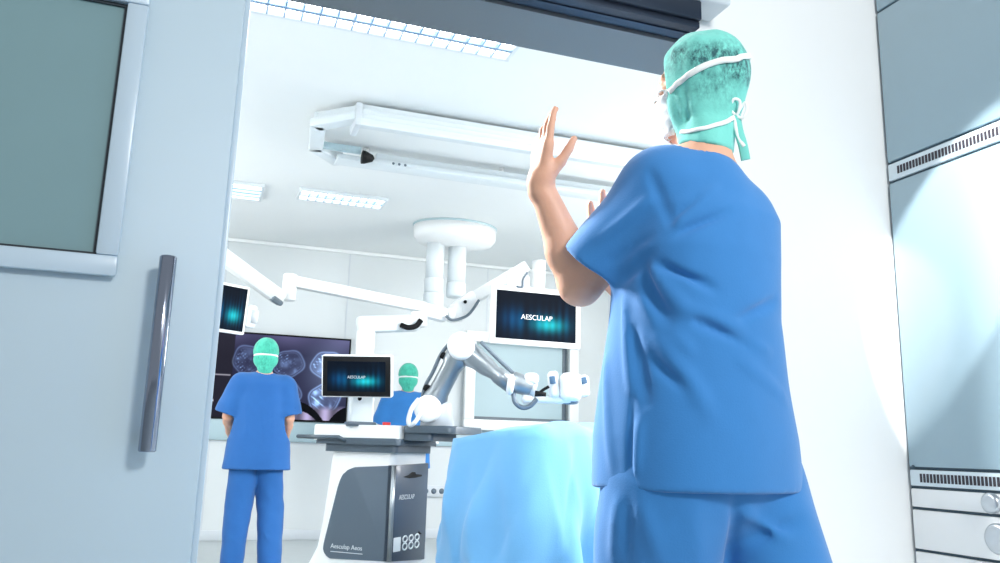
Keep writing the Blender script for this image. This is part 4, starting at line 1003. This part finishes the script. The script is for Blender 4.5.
# two people standing by the far wall, arms down
def standing(o, phi, label, hh, arms, scale=1.0, capm='cap2', yaw=0, scrub='blue2'):
    f2 = Frame3(o, math.radians(phi)); s = scale
    q = dict(pelvis=A3((0, 0, .93)), neck=A3((0, -.015, 1.50)))
    q['head'] = head_frame(A3((.0, .01, 1.655)), yaw, -4)
    q['shl'] = A3((-.175, -.01, 1.42)); q['shr'] = A3((.175, -.01, 1.42))
    for k, sg_ in (('l', -1), ('r', 1)):
        el, wr = arms[k]; q['el'+k] = A3((sg_*el[0], el[1], el[2])); q['wr'+k] = A3((sg_*wr[0], wr[1], wr[2]))
        F = unit(q['wr'+k]-q['el'+k]+A3((0, .05, 0))); T = unit((0, 1, .2)); T = unit(T-F*(T@F)); N = np.cross(T, F); N = N if N[0]*sg_ < 0 else -N
        q['hand'+k] = (F, T, N, (.5, .6, .65, .7), (-.05, 0, .04, .1), .95, (.4, .25))
    q.update(hipl=A3((-.09, 0, .90)), hipr=A3((.09, 0, .90)), knl=A3((-.11, .01, .49)), knr=A3((.135, .02, .49)), anl=A3((-.13, -.02, .085)), anr=A3((.155, -.02, .085)), toel=(-.15, .99, 0), toer=(.2, .98, 0))
    pr = [(.76, 0, .0, .262, .165), (.9, 0, .0, .25, .16), (1.1, 0, .0, .222, .15), (1.3, 0, -.005, .205, .135), (1.42, 0, -.01, .18, .12), (1.48, 0, -.015, .12, .10)]
    sl = dict(l=(.93, .085, .112), r=(.93, .085, .112))
    cr = [(A3((-.05, -.16, 1.35)), A3((.02, -.16, .95)), -.005, .014), (A3((.08, -.16, 1.4)), A3((.1, -.16, 1.0)), .005, .016), (A3((-.14, -.13, 1.3)), A3((-.1, -.15, 1.0)), .006, .016), (A3((.0, -.16, 1.12)), A3((.14, -.13, 1.2)), -.005, .012)]
    tcr = [(A3((-.1, -.11, .6)), A3((-.05, -.09, .48)), .008, .015), (A3((.06, -.1, .62)), A3((.14, -.1, .5)), .008, .015), (A3((-.15, -.09, .25)), A3((-.08, -.1, .2)), .008, .014), (A3((.07, -.1, .3)), A3((.15, -.1, .22)), .008, .014)]
    res = person(f2, q, pr, sl, label, .0085, .009, scrub, 'cap', cr, tcr, (.118, .098, .092), 'shoed', capm=capm, sh=.02, z0=.05)
    hf = q['head']; pts = []; nn = []
    for t in np.linspace(math.pi*.92, math.pi*2.08, 22):      # mask tie lying round the back of the cap
        d_ = hf[1]@A3((math.cos(t), math.sin(t), 0)); o_ = hf[0]+hf[1]@A3((0, -.01, .0)); r_ = .16
        while r_ > .05 and res[3]((o_+d_*r_)[None])[0] > 0: r_ -= .002
        pts.append(f2.to_world(o_+d_*(r_+.002))); nn.append(f2.R.T@d_)
    b = NB(); tube(b, pts, .009, 8, False, .4, nn); part('mask_tie', b, 'strap', res[0])
    return res
pw = atY(252, 566, 7.1)
down = dict(l=((.245, .02, 1.17), (.215, .22, 1.05)), r=((.22, -.01, 1.17), (.225, .17, .98)))
standing((pw[0]-.045, 6.88, 0), 2, 'person in blue scrubs and green cap standing before the wall screen', 1, down)
q = atY(407, 400, 8.2)
bent = dict(l=((.23, .03, 1.17), (.16, .26, 1.10)), r=((.23, .03, 1.17), (.14, .26, 1.10)))
standing((q[0], 8.2, 0), -8, 'person in blue gown and green cap standing behind the robot arm', 1, bent, capm='cap2', scrub='bluegown')

# ------------------------------------------------------------------ light
w = bpy.data.worlds.new('world'); bpy.context.scene.world = w; w.use_nodes = True
w.node_tree.nodes['Background'].inputs['Color'].default_value = (.9, .96, 1, 1); w.node_tree.nodes['Background'].inputs['Strength'].default_value = .52
def area(name, loc, to, sx, sy, power, col=(1, .985, .96), spread=180):
    l = bpy.data.lights.new(name, 'AREA'); l.shape = 'RECTANGLE'; l.size = sx; l.size_y = sy; l.energy = power; l.color = col; l.spread = math.radians(spread)
    o = bpy.data.objects.new(name, l); C.objects.link(o); o.location = loc
    o.rotation_euler = (Vector(to)-Vector(loc)).to_track_quat('-Z', 'Y').to_euler(); return o
area('room_ceiling_lamp', (3.6, 3.0, 2.9), (2.2, 4.8, .7), .9, .9, 98, spread=110)
area('room_ceiling_lamp', (4.8, 6.4, 3.0), (3.0, 6.8, 0), 1.4, 1.4, 60)
area('room_ceiling_lamp', (-1.2, 5.4, 3.0), (-.2, 6.0, 0), 1.2, 1.6, 30)
area('room_ceiling_lamp', (1.0, 3.45, 3.05), (.8, 1.6, 1.2), 1.9, .35, 35)
area('corridor_ceiling_lamp', (1.3, -1.3, 2.9), (1.5, 2.0, 1.2), .6, .5, 74)
area('room_ceiling_lamp', (-.75, 3.3, 2.8), (.6, 1.6, 1.4), .5, .5, 60, spread=70)
area('ceiling_fill_light', (-2.1, 6.6, 1.9), (.6, 6.4, 3.1), .4, 1.6, 45)  # added unseen fill aimed up to brighten the back-left ceiling
area('ceiling_fill_light', (4.9, 5.0, 2.0), (2.2, 5.4, 3.1), .5, 1.6, 78)  # added unseen fill outside the view, lifts the ceiling brightness
S_ = A3((1.5, .9, 3.0))
dd_ = [unit(A3(p)-S_) for p in (atX(922, 430, CX), atX(1000, 318, CX), atX(945, 156, CX))]
ax_ = unit(np.cross(dd_[1]-dd_[0], dd_[2]-dd_[0])); ax_ = ax_ if ax_@dd_[0] > 0 else -ax_
l = bpy.data.lights.new('corridor_downlight', 'SPOT'); l.energy = 520; l.spot_size = 2*math.acos(float(ax_@dd_[0]))*1.04; l.spot_blend = .12; l.shadow_soft_size = .02; l.color = (1, .985, .96)
print('SPOT', math.degrees(l.spot_size), ax_, [float(np.degrees(np.arccos(unit(A3(atX(x, y, CX))-S_)@ax_))) for x, y in ((1000, 200), (885, 190), (950, 300), (1000, 118), (940, 100))])
o = bpy.data.objects.new('corridor_downlight', l); C.objects.link(o); o.location = S_; o.rotation_euler = V(ax_).to_track_quat('-Z', 'Y').to_euler()
sc = bpy.context.scene
sc.view_settings.view_transform = 'Standard'; sc.view_settings.look = 'None'; sc.view_settings.gamma = 1; sc.view_settings.use_curve_mapping = False
sc.view_settings.exposure = 0.12
sc.cycles.use_denoising = True; sc.cycles.max_bounces = 8
